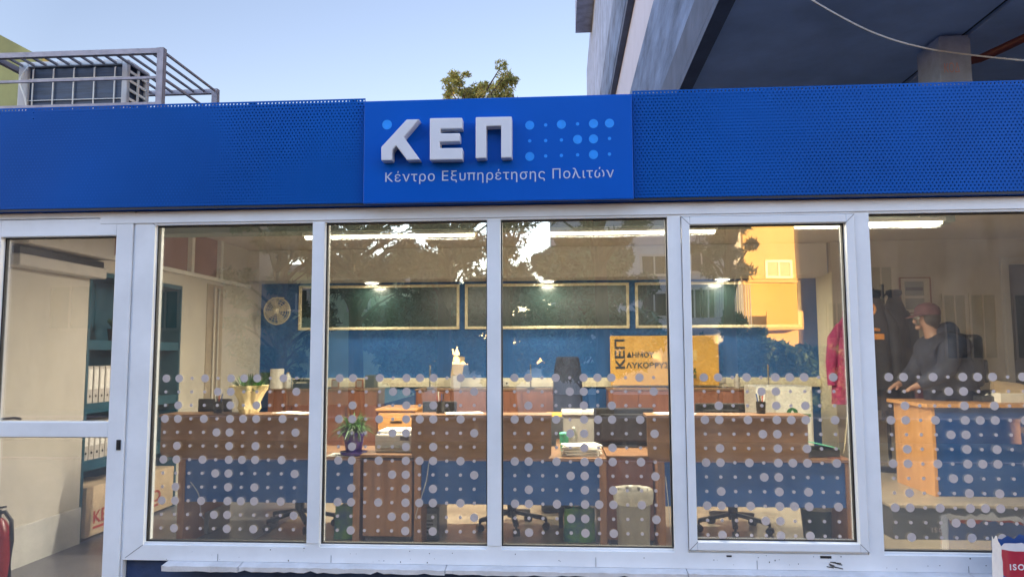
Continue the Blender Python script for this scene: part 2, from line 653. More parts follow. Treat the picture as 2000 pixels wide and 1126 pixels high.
M_orange = mat('orange_print', (0.65, 0.24, 0.03), 0.6, 0.15, 20)
M_maroon = mat('maroon_upholstery', (0.075, 0.010, 0.018), 0.6, 0.2, 10)
M_red = mat('red_enamel', (0.22, 0.010, 0.010), 0.3, 0.1)
M_galv = mat('galvanised_frame', (0.24, 0.22, 0.25), 0.5, 0.2, 14, metal=0.2)
M_acbody = mat('condenser_body', (0.42, 0.42, 0.43), 0.45, 0.1, 6)
M_fins = mat('condenser_fins', (0.018, 0.036, 0.075), 0.45, 0.4, 5, stretch=(1, 1, 14))
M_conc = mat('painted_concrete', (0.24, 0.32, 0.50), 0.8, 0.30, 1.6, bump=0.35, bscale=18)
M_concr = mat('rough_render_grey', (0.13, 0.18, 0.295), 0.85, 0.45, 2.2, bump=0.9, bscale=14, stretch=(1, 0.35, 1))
M_concw = mat('white_balcony_paint', (0.50, 0.50, 0.60), 0.75, 0.05, 2)
M_soffit = mat('dark_grey_soffit', (0.46, 0.58, 0.84), 0.85, 0.18, 0.9, bump=0.25, bscale=8)
M_beam = mat('dark_beam', (0.09, 0.115, 0.18), 0.8, 0.2, 2, bump=0.3, bscale=20)
M_gbox = mat('grey_junction_box', (0.24, 0.33, 0.52), 0.5, 0.15, 7)
M_pinkprint = mat('faded_red_stencil', (0.42, 0.26, 0.27), 0.6, 0.2)
M_redpipe = mat('red_brown_pipe', (0.12, 0.035, 0.035), 0.45, 0.2)
M_wire = mat('pale_cable', (0.45, 0.45, 0.46), 0.5)
M_pave = mat('pavement_slabs', (0.065, 0.058, 0.058), 0.75, 0.25, 3, bump=0.2)
M_asph = mat('asphalt', (0.024, 0.024, 0.027), 0.85, 0.3, 12, bump=0.3)
M_kerb = mat('kerb_stone', (0.24, 0.17, 0.16), 0.8, 0.2, 6)
M_bark = mat('pine_bark', (0.055, 0.038, 0.026), 0.9, 0.4, 8, bump=0.8, stretch=(1, 1, 0.3))
M_fol_d = mat('dark_foliage', (0.052, 0.10, 0.068), 0.55, 0.35, 1.5, per_island=0.6, transl=0.15)
M_fol_m = mat('green_foliage', (0.085, 0.19, 0.125), 0.55, 0.35, 1.2, per_island=0.6, transl=0.2)
M_fol_y = mat('yellowing_pine_foliage', (0.24, 0.27, 0.10), 0.6, 0.4, 1.0, per_island=0.4, transl=0.5, col2=(0.52, 0.42, 0.12))
M_bgreen = mat('pale_green_render', (0.50, 0.66, 0.44), 0.8, 0.12, 1.5)
M_bgrey = mat('pale_grey_render', (0.66, 0.70, 0.76), 0.8, 0.1, 1.2)
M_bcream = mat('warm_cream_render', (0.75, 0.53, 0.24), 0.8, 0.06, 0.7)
M_bbeige = mat('beige_render', (0.24, 0.18, 0.14), 0.8, 0.15, 0.8)
M_bwin = mat('dark_window_glass', (0.03, 0.035, 0.04), 0.3, 0.2, spec=0.3)
M_roofg = mat('flat_roof_felt', (0.10, 0.10, 0.10), 0.9, 0.2)
M_lamp = emit('warm_tube', (1.0, 0.86, 0.52), 2.2)
M_downl = emit('warm_downlight', (1.0, 0.90, 0.68), 2.2)
M_bagw = mat('white_sack_plastic', (0.66, 0.64, 0.66), 0.4, 0.1, 10, bump=0.3)
M_bagr = mat('red_print', (0.38, 0.02, 0.045), 0.4, 0.15, 10)
M_bagb = mat('blue_print', (0.01, 0.07, 0.25), 0.4, 0.15, 10)
M_clear = glassmat('clear_plastic', 0.10, (0.85, 0.88, 0.86))
M_brass = mat('pale_fan_mesh', (0.66, 0.60, 0.46), 0.35, 0.15, 12, metal=0.1)
M_wrap = mat('glow_cream_wrap', (0.80, 0.66, 0.36), 0.45, 0.12, 6, bump=0.6, bscale=9)

# ------------------------------------------------------------------ ground
struct(MB().box(-120, 120, -140, 90, -0.6, -0.25).build('ground', M_asph))
struct(MB().box(-30, 30, -7.5, 0.3, -0.24, -0.10).build('pavement', M_pave))
struct(MB().box(-30, 30, -7.65, -7.505, -0.24, -0.085).build('kerb', M_kerb))
struct(MB().box(-60, 60, -13.2, -7.66, -0.24, -0.215).build('road', M_asph))
struct(MB().box(-60, 60, -60, -13.21, -0.24, -0.09).build('far_pavement', M_pave))

# ------------------------------------------------------------------ the shop building
shop = thing('shop_building', 'single storey office with white framed glass front and blue perforated fascia', 'building', (0, 0, 0))
XL, XR = -4.02, 5.75
FY = 0.06     # back of frames
# outer walls
b = MB()
b.box(-2.39, 5.9, -0.01, 0.10, -0.10, 0.45)
b.build('front_wall', M_riser, shop, bevel=0.006)
b = MB()
b.box(2.56, 5.9, -0.02, 0.10, 0.45, 2.36)
b.build('front_pier', M_alu, shop)
MB().box(-4.6, -3.335, -0.02, 0.10, -0.10, 2.36).build('front_pier', M_alu, shop)
b = MB()
b.box(-4.6, 5.9, -0.092, 0.12, 2.362, 2.944)
b.build('fascia_backing', M_back, shop)
b = MB()
b.box(-4.6, 5.95, 0.125, 5.95, 2.91, 2.93)
b.build('roof', M_roofg, shop)
# side and back walls of the room
b = MB()
b.box(XL - 0.25, XL, 0.12, 2.0, 0, 2.89)
b.box(XL - 0.25, XL, 3.53, 5.62, 0, 2.40)
b.box(XL - 0.25, XL, 2.0, 3.53, 2.28, 2.40)
b.box(XL - 0.45, XL - 0.40, 1.9, 5.7, 0, 2.89)
b.box(XL - 0.25, XL, 4.401, 5.62, 2.40, 2.89)
b.build('left_wall', M_wall, shop)
b = MB()
b.box(XL - 0.25, XL - 0.02, 2.02, 4.40, 2.44, 2.89)
b.build('clerestory_panel', M_pink, shop)
b = MB()
b.box(XL - 0.02, XL + 0.05, 2.02, 5.14, 2.40, 2.44)
b.box(XL - 0.02, XL + 0.03, 3.66, 3.72, 2.44, 2.89)
b.box(XL - 0.02, XL + 0.03, 2.02, 2.10, 2.44, 2.89)
b.box(XL - 0.02, XL + 0.03, 4.34, 4.40, 2.44, 2.89)
b.build('clerestory_frame', M_white, shop)
b = MB()
b.box(XL, XL + 0.012, 4.08, 4.46, 0, 2.36)
b.build('wall_strip', mat('darker_strip', (0.34, 0.28, 0.20), 0.7), shop)
b = MB()
b.tube([(XL + 0.03, 4.22, 0), (XL + 0.03, 4.22, 2.33)], 0.012)
b.tube([(XL + 0.03, 4.32, 0), (XL + 0.03, 4.32, 2.33)], 0.010)
b.build('wall_pipe', M_wall, shop)
b = MB()
b.box(XL - 0.2, 3.228, 5.6, 5.72, 0, 2.89)
b.build('back_wall', M_bluewall, shop)
b = MB()
b.box(3.24, XR, 5.07, 5.19, 0, 2.89)
b.build('right_back_wall', M_wallr, shop)
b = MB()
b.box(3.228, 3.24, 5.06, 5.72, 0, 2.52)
b.build('wall_return', M_cream, shop)  # paler than its wall: bright light on this face is put into the colour
b = MB()
b.box(XR, XR + 0.15, 0.12, 5.2, 0, 2.89)
b.build('right_wall', M_wallr, shop)
b = MB()
b.box(XL + 0.002, 3.22, 5.15, 5.598, 2.50, 2.885)
b.build('bulkhead', M_ceil, shop)
b = MB()
b.box(XL + 0.002, 3.22, 2.20, 2.42, 2.617, 2.885)
b.build('ceiling_fascia', M_fascia, shop)
b = MB()
b.box(XL - 0.45, XR + 0.15, 0.12, 5.72, 2.89, 2.905)
b.build('ceiling', M_ceil, shop)
b = MB()
b.box(XL, XL + 0.02, 0.12, 2.0, 0.0, 0.30)
b.build('skirting', M_skirt, shop, bevel=0.004)
MB().box(XL, XL + 0.02, 3.53, 4.06, 0.0, 0.12).build('skirting', M_skirt, shop, bevel=0.004)

# floor and platform
struct(MB().box(XL - 0.4, XR, 0.10, 5.7, -0.09, 0.0).build('interior_floor', M_floor))
struct(MB().box(XL, -2.6, 0.10, 5.5, 0.002, 0.006).build('entrance_floor', M_floor2))
pl = thing('floor_platform', 'raised beige platform with dark riser under the orange desk', 'platform', (4.2, 3.6, 0))
MB().box(2.72, XR, 2.50, 5.06, 0.26, 0.285).build('platform_top', M_plat, pl, bevel=0.004)
MB().box(2.74, XR, 2.52, 5.06, 0.0, 0.26).build('platform_riser', M_platr, pl)

# ---- windows
ZB, ZT = 0.53, 2.28
def window(x0, x1, g0, g1, dots0, ncol, head=True, sash=False, right_open=False):
    fr = MB()
    y0, y1 = -0.045, 0.05
    fr.box(x0, g0, y0, y1, 0.45, 2.357)
    fr.box(g1, x1, y0, y1, 0.45, 2.357)
    fr.box(g0, g1, y0, y1, 2.28, 2.357)
    fr.box(g0, g1, y0, y1, 0.45, ZB)
    # bead step around the glass
    fr.box(g0, g1, y0 + 0.016, y1 - 0.02, ZB, ZB + 0.012)
    w = fr.build('window', M_alu, shop)
    a0, a1, c0, c1 = g0, g1, ZB + 0.012, ZT
    if sash:
        s = MB()
        p0, p1, q0, q1 = g0 + 0.004, g1 - 0.004, ZB + 0.014, ZT - 0.004
        t = 0.042
        for (u0, u1, v0, v1) in ((p0, p0 + t, q0, q1), (p1 - t, p1, q0, q1), (p0 + t, p1 - t, q1 - t, q1), (p0 + t, p1 - t, q0, q0 + t)):
            s.box(u0, u1, -0.058, 0.045, v0, v1)
        s.build('sash', M_alu2, w, bevel=0.004)
        a0, a1, c0, c1 = p0 + t, p1 - t, q0 + t, q1 - t
    gk = MB()
    e = 0.007
    for (u0, u1, v0, v1) in ((a0, a0 + e, c0, c1), (a1 - e, a1, c0, c1), (a0 + e, a1 - e, c1 - e, c1), (a0 + e, a1 - e, c0, c0 + e)):
        gk.box(u0, u1, -0.014, 0.014, v0, v1)
    for (cx_, cz_, ox, oz) in ((g0, 2.28, x0, 2.357), (g1, 2.28, x1, 2.357), (g0, ZB, x0, 0.45), (g1, ZB, x1, 0.45)):
        if abs(cx_ - ox) > 0.06:
            gk.bar((cx_, -0.0455, cz_), (ox + (cx_ - ox) * 0.15, -0.0455, oz + (cz_ - oz) * 0.15), 0.0014, 0.002)
    if sash:
        for (cx_, cz_, ox, oz) in ((a0, c1, p0, q1), (a1, c1, p1, q1), (a0, c0, p0, q0), (a1, c0, p1, q0)):
            gk.bar((cx_, -0.0582, cz_), (ox, -0.0582, oz), 0.0014, 0.002)
    gk.build('gasket', M_gasket, w)
    MB().box(a0 + 0.002, a1 - 0.002, -0.004, 0.004, c0 + 0.002, c1 - 0.002).build('pane', M_glass, w)
    pat = ('BBsBsBBBsBs', 'ssssBBssssB', 'sBsssBsBsss')
    d = MB()
    for r in range(12):
        z = 1.423 - 0.0738 * r
        for c in range(ncol):
            x = dots0 + 0.0742 * c
            rad = 0.0222 if pat[r % 3][c % 11] == 'B' else 0.0088
            if x + rad > a1 - e or x - rad < a0 + e:
                continue
            d.disc((x, -0.0062, z), rad, 22 if rad > 0.02 else 12)
    d.build('dot_film', M_film, w)
    return w

window(-2.392, -1.34, -2.28, -1.375, -2.204, 11)
window(-1.34, -0.368, -1.305, -0.405, -1.221, 11)
window(-0.368, 0.603, -0.331, 0.567, -0.261, 11)
window(0.603, 1.577, 0.636, 1.540, 0.745, 10, sash=True)
window(1.577, 2.56, 1.615, 2.50, 1.695, 11)
# flat bars in front of the mullion seams
for x0, x1 in ((-1.373, -1.307), (-0.403, -0.333)):
    MB().box(x0, x1, -0.050, -0.0455, ZB + 0.02, 2.277).build('mullion_cover', M_alu, shop, bevel=0.003)
MB().box(-2.60, 2.56, -0.053, -0.0455, 2.290, 2.350).build('head_cover', M_alu, shop, bevel=0.003)

# ---- door
door = MB()
dx0, dx1, gx0, gx1 = -3.285, -2.407, -3.187, -2.503
door.box(dx0, gx0, -0.05, 0.03, -0.08, 2.322)
door.box(gx1, dx1, -0.05, 0.03, -0.08, 2.322)
door.box(gx0, gx1, -0.05, 0.03, 2.224, 2.322)
door.box(gx0, gx1, -0.05, 0.03, 1.103, 1.186)
door.box(gx0, gx1, -0.05, 0.03, -0.08, 0.10)
dr = door.build('door', M_alu, shop, bevel=0.004)
for z0, z1 in ((1.186, 2.224), (0.10, 1.103)):
    MB().box(gx0, gx1, -0.004, 0.004, z0, z1).build('pane', M_doorglass, dr)
gk = MB()
for z0, z1 in ((1.186, 2.224), (0.10, 1.103)):
    gk.box(gx0, gx0 + 0.008, -0.012, 0.012, z0, z1)
    gk.box(gx1 - 0.006, gx1, -0.012, 0.012, z0, z1)
    gk.box(gx0 + 0.008, gx1 - 0.006, -0.012, 0.012, z1 - 0.006, z1)
gk.build('gasket', M_gasket, dr)
k = at(232, 868, 3.95)
MB().box(k.x - 0.012, k.x + 0.012, -0.056, -0.049, k.z - 0.028, k.z + 0.028).box(k.x - 0.005, k.x + 0.005, -0.060, -0.0562, k.z - 0.016, k.z + 0.016).build('lock', M_black, dr, bevel=0.002)
hp = at(5, 820, 4.05)
MB().tube([(gx0 - 0.04, 0.031, 1.19), (gx0 - 0.04, 0.09, 1.19), (gx0 + 0.03, 0.095, 1.195), (gx0 + 0.07, 0.09, 1.19)], 0.008).build('handle', M_dgrey, dr, smooth=True)
b = MB()
b.box(-3.335, -3.289, -0.05, 0.05, -0.09, 2.357)
b.box(-3.289, -2.402, -0.05, 0.05, 2.326, 2.357)
b.box(-2.4035, -2.3925, -0.04, 0.05, -0.09, 2.322)
b.build('door_frame', M_alu, shop)

# ---- stone sill, chipped along its lower edge
rnd = random.Random(4)
b = MB()
segs = [(-2.135, -1.72), (-1.716, -0.62), (-0.616, 0.62), (0.624, 2.02), (2.024, 3.6)]
for (s0, s1) in segs:
    n = max(3, int((s1 - s0) / 0.035))
    drop = rnd.uniform(-0.004, 0.004)
    prev = None
    for i in range(n + 1):
        x = s0 + (s1 - s0) * i / n
        zb = 0.412 + drop + abs(rnd.gauss(0, 0.004)) + (0.012 if rnd.random() < 0.06 else 0)
        yb = -0.112 + abs(rnd.gauss(0, 0.003))
        cur = [b.bm.verts.new(q) for q in ((x, yb, zb), (x, yb - 0.002, 0.440 + rnd.gauss(0, 0.001)), (x, -0.045, 0.4485), (x, -0.0105, 0.448), (x, -0.0105, 0.412))]
        if prev:
            for k in range(5):
                b.bm.faces.new((prev[k], prev[(k + 1) % 5], cur[(k + 1) % 5], cur[k]))
        else:
            b.bm.faces.new(cur)
        prev = cur
    b.bm.faces.new(prev[::-1])
b.build('window_sill', M_sill, shop)
# worn drainage slots and cracks on the lower frame
b = MB()
for (px, py, w, h) in ((1424, 1085, 0.026, 0.008), (1613, 1087, 0.055, 0.012)):
    p = at(px, py, 3.953)
    b.box(p.x - w / 2, p.x + w / 2, -0.0475, -0.0445, p.z - h / 2, p.z + h / 2)
p = at(1618, 1095, 3.953)
for k in range(8):
    q = p + Vector((rnd.uniform(-0.02, 0.06), 0, rnd.uniform(-0.03, 0.004)))
    b.bar((q.x, -0.047, q.z), (q.x + rnd.uniform(0.015, 0.04), -0.047, q.z + rnd.uniform(-0.012, 0.008)), 0.0035)
for k in range(46):
    x_ = rnd.uniform(-2.3, 2.4)
    z_ = rnd.uniform(0.455, 0.525)
    w_ = rnd.uniform(0.0015, 0.005)
    b.box(x_, x_ + w_, -0.0468, -0.0447, z_, z_ + w_ * rnd.uniform(0.4, 1.6))
for x_ in (-1.86, -1.24, 0.16, 0.98, 2.02):
    b.box(x_, x_ + 0.0015, -0.0466, -0.0447, 0.452, 0.50 + rnd.uniform(-0.02, 0.02))
b.build('frame_damage', M_gasket, shop)

# ---- fascia: perforated sheets, dark gap strip, brackets
f = MB()
f.box(-4.6, -1.072, -0.104, -0.101, 2.372, 2.957)
f.build('fascia_mesh', M_perf, shop)
f = MB()
f.box(0.388, 5.9, -0.104, -0.101, 2.372, 2.957)
f.build('fascia_mesh', M_perf, shop)
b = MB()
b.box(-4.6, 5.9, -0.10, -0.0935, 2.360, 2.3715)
b.build('fascia_gap_shade', M_darkgap, shop)  # shade of the gap put into the colour of this dark strip
b = MB()
for px in (495, 690, 1372, 1500, 1690, 1905, 60, 280):
    p = at(px, 190, 3.9)
    b.box(p.x - 0.02, p.x + 0.02, -0.100, -0.0915, 2.89, 2.952)
b.build('fascia_bracket', M_back, shop)

# ------------------------------------------------------------------ the sign
sg = thing('office_sign', 'blue sign panel with big white letters ΚΕΠ and pale blue dots', 'sign', (-0.34, -0.08, 2.36))
MB().box(-1.068, 0.382, -0.140, -0.106, 2.361, 2.926).build('panel', M_sign, sg, bevel=0.004)
def z2(zx, zy):
    return 680 + zx / 3.448, 160 + zy / 3.448
YL = -0.205
def letter(poly):
    pts = []
    for zx, zy in poly:
        p = at(*z2(zx, zy), 4 + YL)
        pts.append((p.x, p.z))
    MB().prism(pts, YL, -0.1405).build('letter', M_letter, sg, bevel=0.005, seg=2)
letter([(393, 252), (480, 250), (375, 372), (484, 523), (396, 526), (322, 428), (296, 460), (294, 527), (222, 529), (222, 437)])
letter([(549, 243), (768, 240), (768, 314), (621, 317), (621, 345), (752, 344), (752, 400), (617, 404), (617, 445), (770, 443), (770, 522), (549, 525)])
letter([(858, 236), (1102, 232), (1102, 509), (1030, 511), (1030, 296), (930, 299), (930, 512), (858, 515)])
b = MB()
cols = (1223, 1330, 1436, 1545, 1652, 1760)
for r, (pt, ys) in enumerate((('BsBsBB', (292, 290, 286, 283, 281, 278)), ('sssBBs', (397, 395, 391, 387, 384, 381)), ('BsssBs', (502, 499, 495, 491, 489, 486)))):
    for c, x, y in zip(pt, cols, ys):
        p = at(*z2(x, y), 3.8585)
        b.disc((p.x, -0.1415, p.z), 0.0245 if c == 'B' else 0.0092, 24)
p = at(*z2(262, 288), 3.8585)
b.disc((p.x, -0.1415, p.z), 0.027, 24)
b.build('dot_pattern', M_ldot, sg)
a = at(*z2(250, 676), 3.858)
e = at(*z2(1790, 655), 3.858)
me = text_mesh('Κέντρο Εξυπηρέτησης Πολιτών', 1.0, thin=0.0, spacing=1.12)
place_text(me, (a.x, -0.1422, a.z - 0.013), (1, 0, 0), (0, 0, 1), width=e.x - a.x)
sl_ = link('slogan', me, M_slogan, sg)
# the flat top stroke of the letter pi reaches past its legs
full = text_mesh('Κέντρο Εξυπηρέτησης Πολιτών', 1.0, spacing=1.12)
pre = text_mesh('Κέντρο Εξυ', 1.0, spacing=1.12)
pre2 = text_mesh('Κέντρο Εξυπ', 1.0, spacing=1.12)
fx = [v.co.x for v in full.vertices]
k_ = (e.x - a.x) / (max(fx) - min(fx))
x1p = a.x + (max(v.co.x for v in pre2.vertices) - min(fx)) * k_
x0p = a.x + (max(v.co.x for v in pre.vertices) - min(fx)) * k_ + 0.010
base_z = (a.z - 0.013) - min(v.co.y for v in full.vertices) * k_
MB().quads([[(x0p - 0.002, -0.1425, base_z + 0.047 * k_ / 0.085 * 0.86), (x1p + 0.004, -0.1425, base_z + 0.047 * k_ / 0.085 * 0.86), (x1p + 0.004, -0.1425, base_z + 0.047 * k_ / 0.085), (x0p - 0.002, -0.1425, base_z + 0.047 * k_ / 0.085)]]).build('letter_stroke', M_slogan, sg)

# ------------------------------------------------------------------ interior lamps
def tube_lamp(x0, x1, y, z, label, watts, w=0.055):
    t = thing('fluorescent_lamp', label, 'lamp', ((x0 + x1) / 2, y, z), 'fluorescent lamps along the ceiling')
    MB().box(x0 - 0.02, x1 + 0.02, y - w / 2, y + w / 2, z + 0.022, z + 0.05).build('housing', M_white, t, bevel=0.006)
    MB().box(x0, x1, y - w / 2 + 0.012, y + w / 2 - 0.012, z, z + 0.0215).build('diffuser', M_lamp, t, bevel=0.006)
    l = bpy.data.lights.new('tube_light', 'AREA')
    l.shape = 'RECTANGLE'
    l.size = x1 - x0
    l.size_y = w
    l.energy = watts
    l.color = (1.0, 0.87, 0.68)
    lo = bpy.data.objects.new('tube_light', l)
    S.collection.objects.link(lo)
    lo.parent = t
    lo.location = (0, 0, -0.012)
    u = bpy.data.lights.new('ceiling_fill', 'AREA')  # added fill light that brightens the ceiling, no fixture of its own
    u.shape = 'RECTANGLE'
    u.size = x1 - x0
    u.size_y = w
    u.energy = watts * 0.15
    u.color = (1.0, 0.87, 0.68)
    uo = bpy.data.objects.new('ceiling_fill', u)
    S.collection.objects.link(uo)
    uo.parent = t
    uo.location = (0, 0.22, 0.10)
    uo.rotation_euler[0] = pi
    return t
tube_lamp(-2.25, -0.75, 2.28, 2.566, 'long fluorescent strip hanging before the wall fan side of the office', TUBE_W)
tube_lamp(-0.18, 1.30, 2.28, 2.566, 'long fluorescent strip hanging in front of the yellow board side', TUBE_W)
tube_lamp(1.75, 2.80, 1.60, 2.49, 'short fluorescent lamp close to the glass near the coats', TUBE_W * 0.4, w=0.10)
b = MB()
b.bar((1.9, 1.6, 2.55), (1.9, 1.6, 2.89), 0.012).bar((2.65, 1.6, 2.55), (2.65, 1.6, 2.89), 0.012)
b.build('suspension_rod', M_white, [o for o in S.objects if o.name.startswith('fluorescent_lamp')][-1])
for px, lab in ((724, 'round ceiling downlight nearest the wall fan'), (1068, 'round ceiling downlight between the other two, half lost in sky reflection'),
                (1413, 'round ceiling downlight nearest the yellow board')):
    p = at(px, 546, 9.3)
    t = thing('ceiling_downlight', lab, 'lamp', (p.x, p.y + 0.06, 2.48), 'round downlights in the dropped ceiling')
    MB().lathe((p.x, p.y + 0.06, 2.472), [(0.085, 0.0), (0.118, 0.0), (0.122, 0.010), (0.122, 0.027), (0.085, 0.027)], 32).build('rim', M_white, t, smooth=True)
    MB().lathe((p.x, p.y + 0.06, 2.467), [(0.03, 0.0), (0.088, 0.002), (0.092, 0.012), (0.05, 0.013)], 32).build('diffuser', M_downl, t, smooth=True)
    l = bpy.data.lights.new('down_light', 'AREA')
    l.shape = 'DISK'
    l.size = 0.17
    l.energy = DOWN_W
    l.color = (1.0, 0.87, 0.68)
    lo = bpy.data.objects.new('down_light', l)
    S.collection.objects.link(lo)
    lo.parent = t
    lo.location = (0, 0, -0.03)

# ------------------------------------------------------------------ back wall fittings
def rect_px(x0, y0, x1, y1, d):
    a, b_ = at(x0, y0, d), at(x1, y1, d)
    c, e_ = at(x0, y1, d), at(x1, y0, d)
    return (a.x + c.x) / 2, (b_.x + e_.x) / 2, (c.z + b_.z) / 2, (a.z + e_.z) / 2
for i, (x0, x1, lab) in enumerate(((583, 897, 'long low inner window beside the wall fan, with pale frame'),
                                   (908, 1229, 'long low inner window between the two others on the blue wall'),
                                   (1241, 1565, 'long low inner window above the yellow board, with pale frame'))):
    X0, X1, Z0, Z1 = rect_px(x0, 557, x1, 642, 9.56)
    Z0, Z1 = 1.875, 2.465
    t = thing('interior_window', lab, 'window', ((X0 + X1) / 2, 5.58, Z0), 'framed dark windows in the blue wall')
    w = 0.035
    fb = MB()
    for (u0, u1, v0, v1) in ((X0, X0 + w, Z0, Z1), (X1 - w, X1, Z0, Z1), (X0 + w, X1 - w, Z1 - w, Z1), (X0 + w, X1 - w, Z0, Z0 + w)):
        fb.box(u0, u1, 5.555, 5.599, v0, v1)
    fb.build('frame', M_gold, t, bevel=0.004)
    MB().box(X0 + w, X1 - w, 5.585, 5.597, Z0 + w, Z1 - w).build('pane', M_darkglass, t)

tag(MB().box(-3.55, 3.22, 5.535, 5.598, 1.13, 1.245).box(-3.55, 3.22, 5.53, 5.5345, 1.18, 1.186).build('cable_trunking', M_trunk, bevel=0.004),
    'long cream cable trunking running along the blue wall', 'trunking')
p = at(985, 748, 9.5)
s = thing('wall_socket', 'small twin socket on the cream trunking', 'socket', (p.x, 5.52, p.z - 0.03))
MB().box(p.x - 0.06, p.x + 0.06, 5.518, 5.5295, p.z - 0.035, p.z + 0.035).build('plate', M_white, s, bevel=0.004)
MB().disc((p.x - 0.03, 5.517, p.z), 0.012).disc((p.x + 0.03, 5.517, p.z), 0.012).build('socket_hole', M_black, s)

# yellow board
X0, X1, Z0, Z1 = rect_px(1192, 655, 1404, 752, 9.35)
yb = thing('yellow_board', 'big yellow board lettered ΚΕΠ ΔΗΜΟΥ ΛΥΚΟΒΡΥΣΗΣ leaning on the blue wall', 'board', ((X0 + X1) / 2, 5.36, Z0))
MB().box(X0, X1, 5.35, 5.375, Z0, Z1).build('panel', M_yellow, yb, bevel=0.004)
def btext(s_, px, py, wpx, hpx, vertical=False):
    me = text_mesh(s_, 1.0, thin=0.03)
    o = at(px, py, 9.34)
    q = at(px + wpx, py, 9.34)
    r_ = at(px, py - hpx, 9.34)
    if vertical:
        place_text(me, (q.x, 5.3465, o.z), (0, 0, 1), (-1, 0, 0), width=r_.z - o.z, height=q.x - o.x)
    else:
        place_text(me, (o.x, 5.3465, o.z), (1, 0, 0), (0, 0, 1), width=q.x - o.x, height=r_.z - o.z)
    link('lettering', me, M_navyink, yb)
btext('ΚΕΠ', 1201, 720, 20, 58, True)
btext('ΔΗΜΟΥ', 1224, 698, 54, 11)
btext('ΛΥΚΟΒΡΥΣΗΣ', 1223, 719, 108, 12)
X0b, X1b, Z0b, Z1b = rect_px(1318, 683, 1361, 703, 9.34)
MB().box(X0b, X1b, 5.3462, 5.3495, Z0b, Z1b).build('taped_note', mat('pale_yellow_note', (0.78, 0.55, 0.2), 0.6), yb)

# wall clock / round basket on the blue wall
p = at(541, 607, 9.4)
fan = thing('wall_fan', 'round wall fan with pale mesh cage high on the blue wall', 'fan', (p.x, 5.4, p.z - 0.17))
b = MB()
for rr in (0.06, 0.09, 0.12, 0.15, 0.172):
    pts = [(p.x + rr * cos(t * pi / 14), 5.40 + (0.172 - rr) * -0.25, p.z + rr * sin(t * pi / 14)) for t in range(29)]
    b.tube(pts, 0.004 if rr < 0.17 else 0.010, 6, caps=False)
for k in range(18):
    a_ = k * pi / 9
    b.tube([(p.x + 0.03 * cos(a_), 5.36, p.z + 0.03 * sin(a_)), (p.x + 0.172 * cos(a_), 5.40, p.z + 0.172 * sin(a_))], 0.003, 5)
b.build('cage', M_brass, fan)
MB().lathe((p.x, 5.36, p.z), [(0.001, -0.03), (0.035, -0.03), (0.04, 0.03), (0.001, 0.03)], 16).build('hub', M_brass, fan)
b = MB()
for k in range(4):
    a_ = k * pi / 2 + 0.4
    u, v = Vector((cos(a_), 0, sin(a_))), Vector((-sin(a_), 0, cos(a_)))
    c = Vector((p.x, 5.41, p.z))
    b.quads([[c + u * 0.03 - v * 0.02, c + u * 0.15 - v * 0.06 + Vector((0, 0.02, 0)), c + u * 0.155 + v * 0.05, c + u * 0.03 + v * 0.02]])
b.build('blade', M_lgrey, fan)
MB().tube([(p.x, 5.42, p.z), (p.x - 0.02, 5.50, p.z + 0.05), (p.x - 0.10, 5.595, p.z + 0.10)], 0.02).tube([(p.x - 0.14, 5.58, p.z + 0.185), (p.x + 0.05, 5.50, p.z + 0.18)], 0.008).build('bracket', M_brass, fan)
# ------------------------------------------------------------------ bookcase set in the left wall
bc = thing('wall_bookcase', 'tall teal bookcase with thick shelves holding pots and binders', 'bookcase', (-4.2, 2.76, 0))
b = MB()
b.box(XL - 0.39, XL - 0.37, 2.0, 3.53, 0, 2.28)
b.build('back_panel', M_teal, bc)
b = MB()
b.box(XL - 0.37, XL + 0.005, 2.0, 2.03, 0, 2.28)
b.box(XL - 0.37, XL + 0.005, 3.50, 3.53, 0, 2.28)
b.box(XL - 0.37, XL + 0.005, 2.03, 3.50, 2.24, 2.28)
b.build('side_panel', M_teal, bc)
SH = (1.60, 1.06, 0.58)
for z in SH:
    MB().box(XL - 0.37, XL, 2.03, 3.50, z, z + 0.085).build('shelf', M_teal, bc, bevel=0.003)

def binder(y, z, label):
    t = thing('ring_binder', label, 'binder', (XL - 0.12, y, z), 'pale ring binders standing in the teal bookcase')
    MB().box(XL - 0.30, XL - 0.02, y - 0.034, y + 0.034, z, z + 0.315).build('cover', M_lgrey, t, bevel=0.003)
    MB().box(XL - 0.0195, XL - 0.0175, y - 0.024, y + 0.024, z + 0.12, z + 0.29).build('spine_label', M_paper, t)
    h = MB().lathe((0, 0, 0), [(0.004, -0.001), (0.011, -0.001), (0.011, 0.001), (0.004, 0.001)], 12).build('finger_hole', M_black, t)
    h.data.transform(Matrix.Translation(Vector((XL - 0.018, y, z + 0.06)) - t.location) @ Matrix.Rotation(pi / 2, 4, 'Y') @ Matrix.Translation(t.location))
    return t
b0 = binder(2.10, 1.145, 'pale ring binder on the shelf under the pots in the teal bookcase')
for k in range(1, 10):
    if k in (5,):
        continue
    dup(b0, (b0.location.x, 2.10 + 0.082 * k, 1.145))
b1 = dup(b0, (b0.location.x, 2.08, 0.665), label='pale ring binder on the lower shelf of the teal bookcase')
for k in range(1, 9):
    dup(b1, (b1.location.x, 2.08 + 0.076 * k, 0.665))
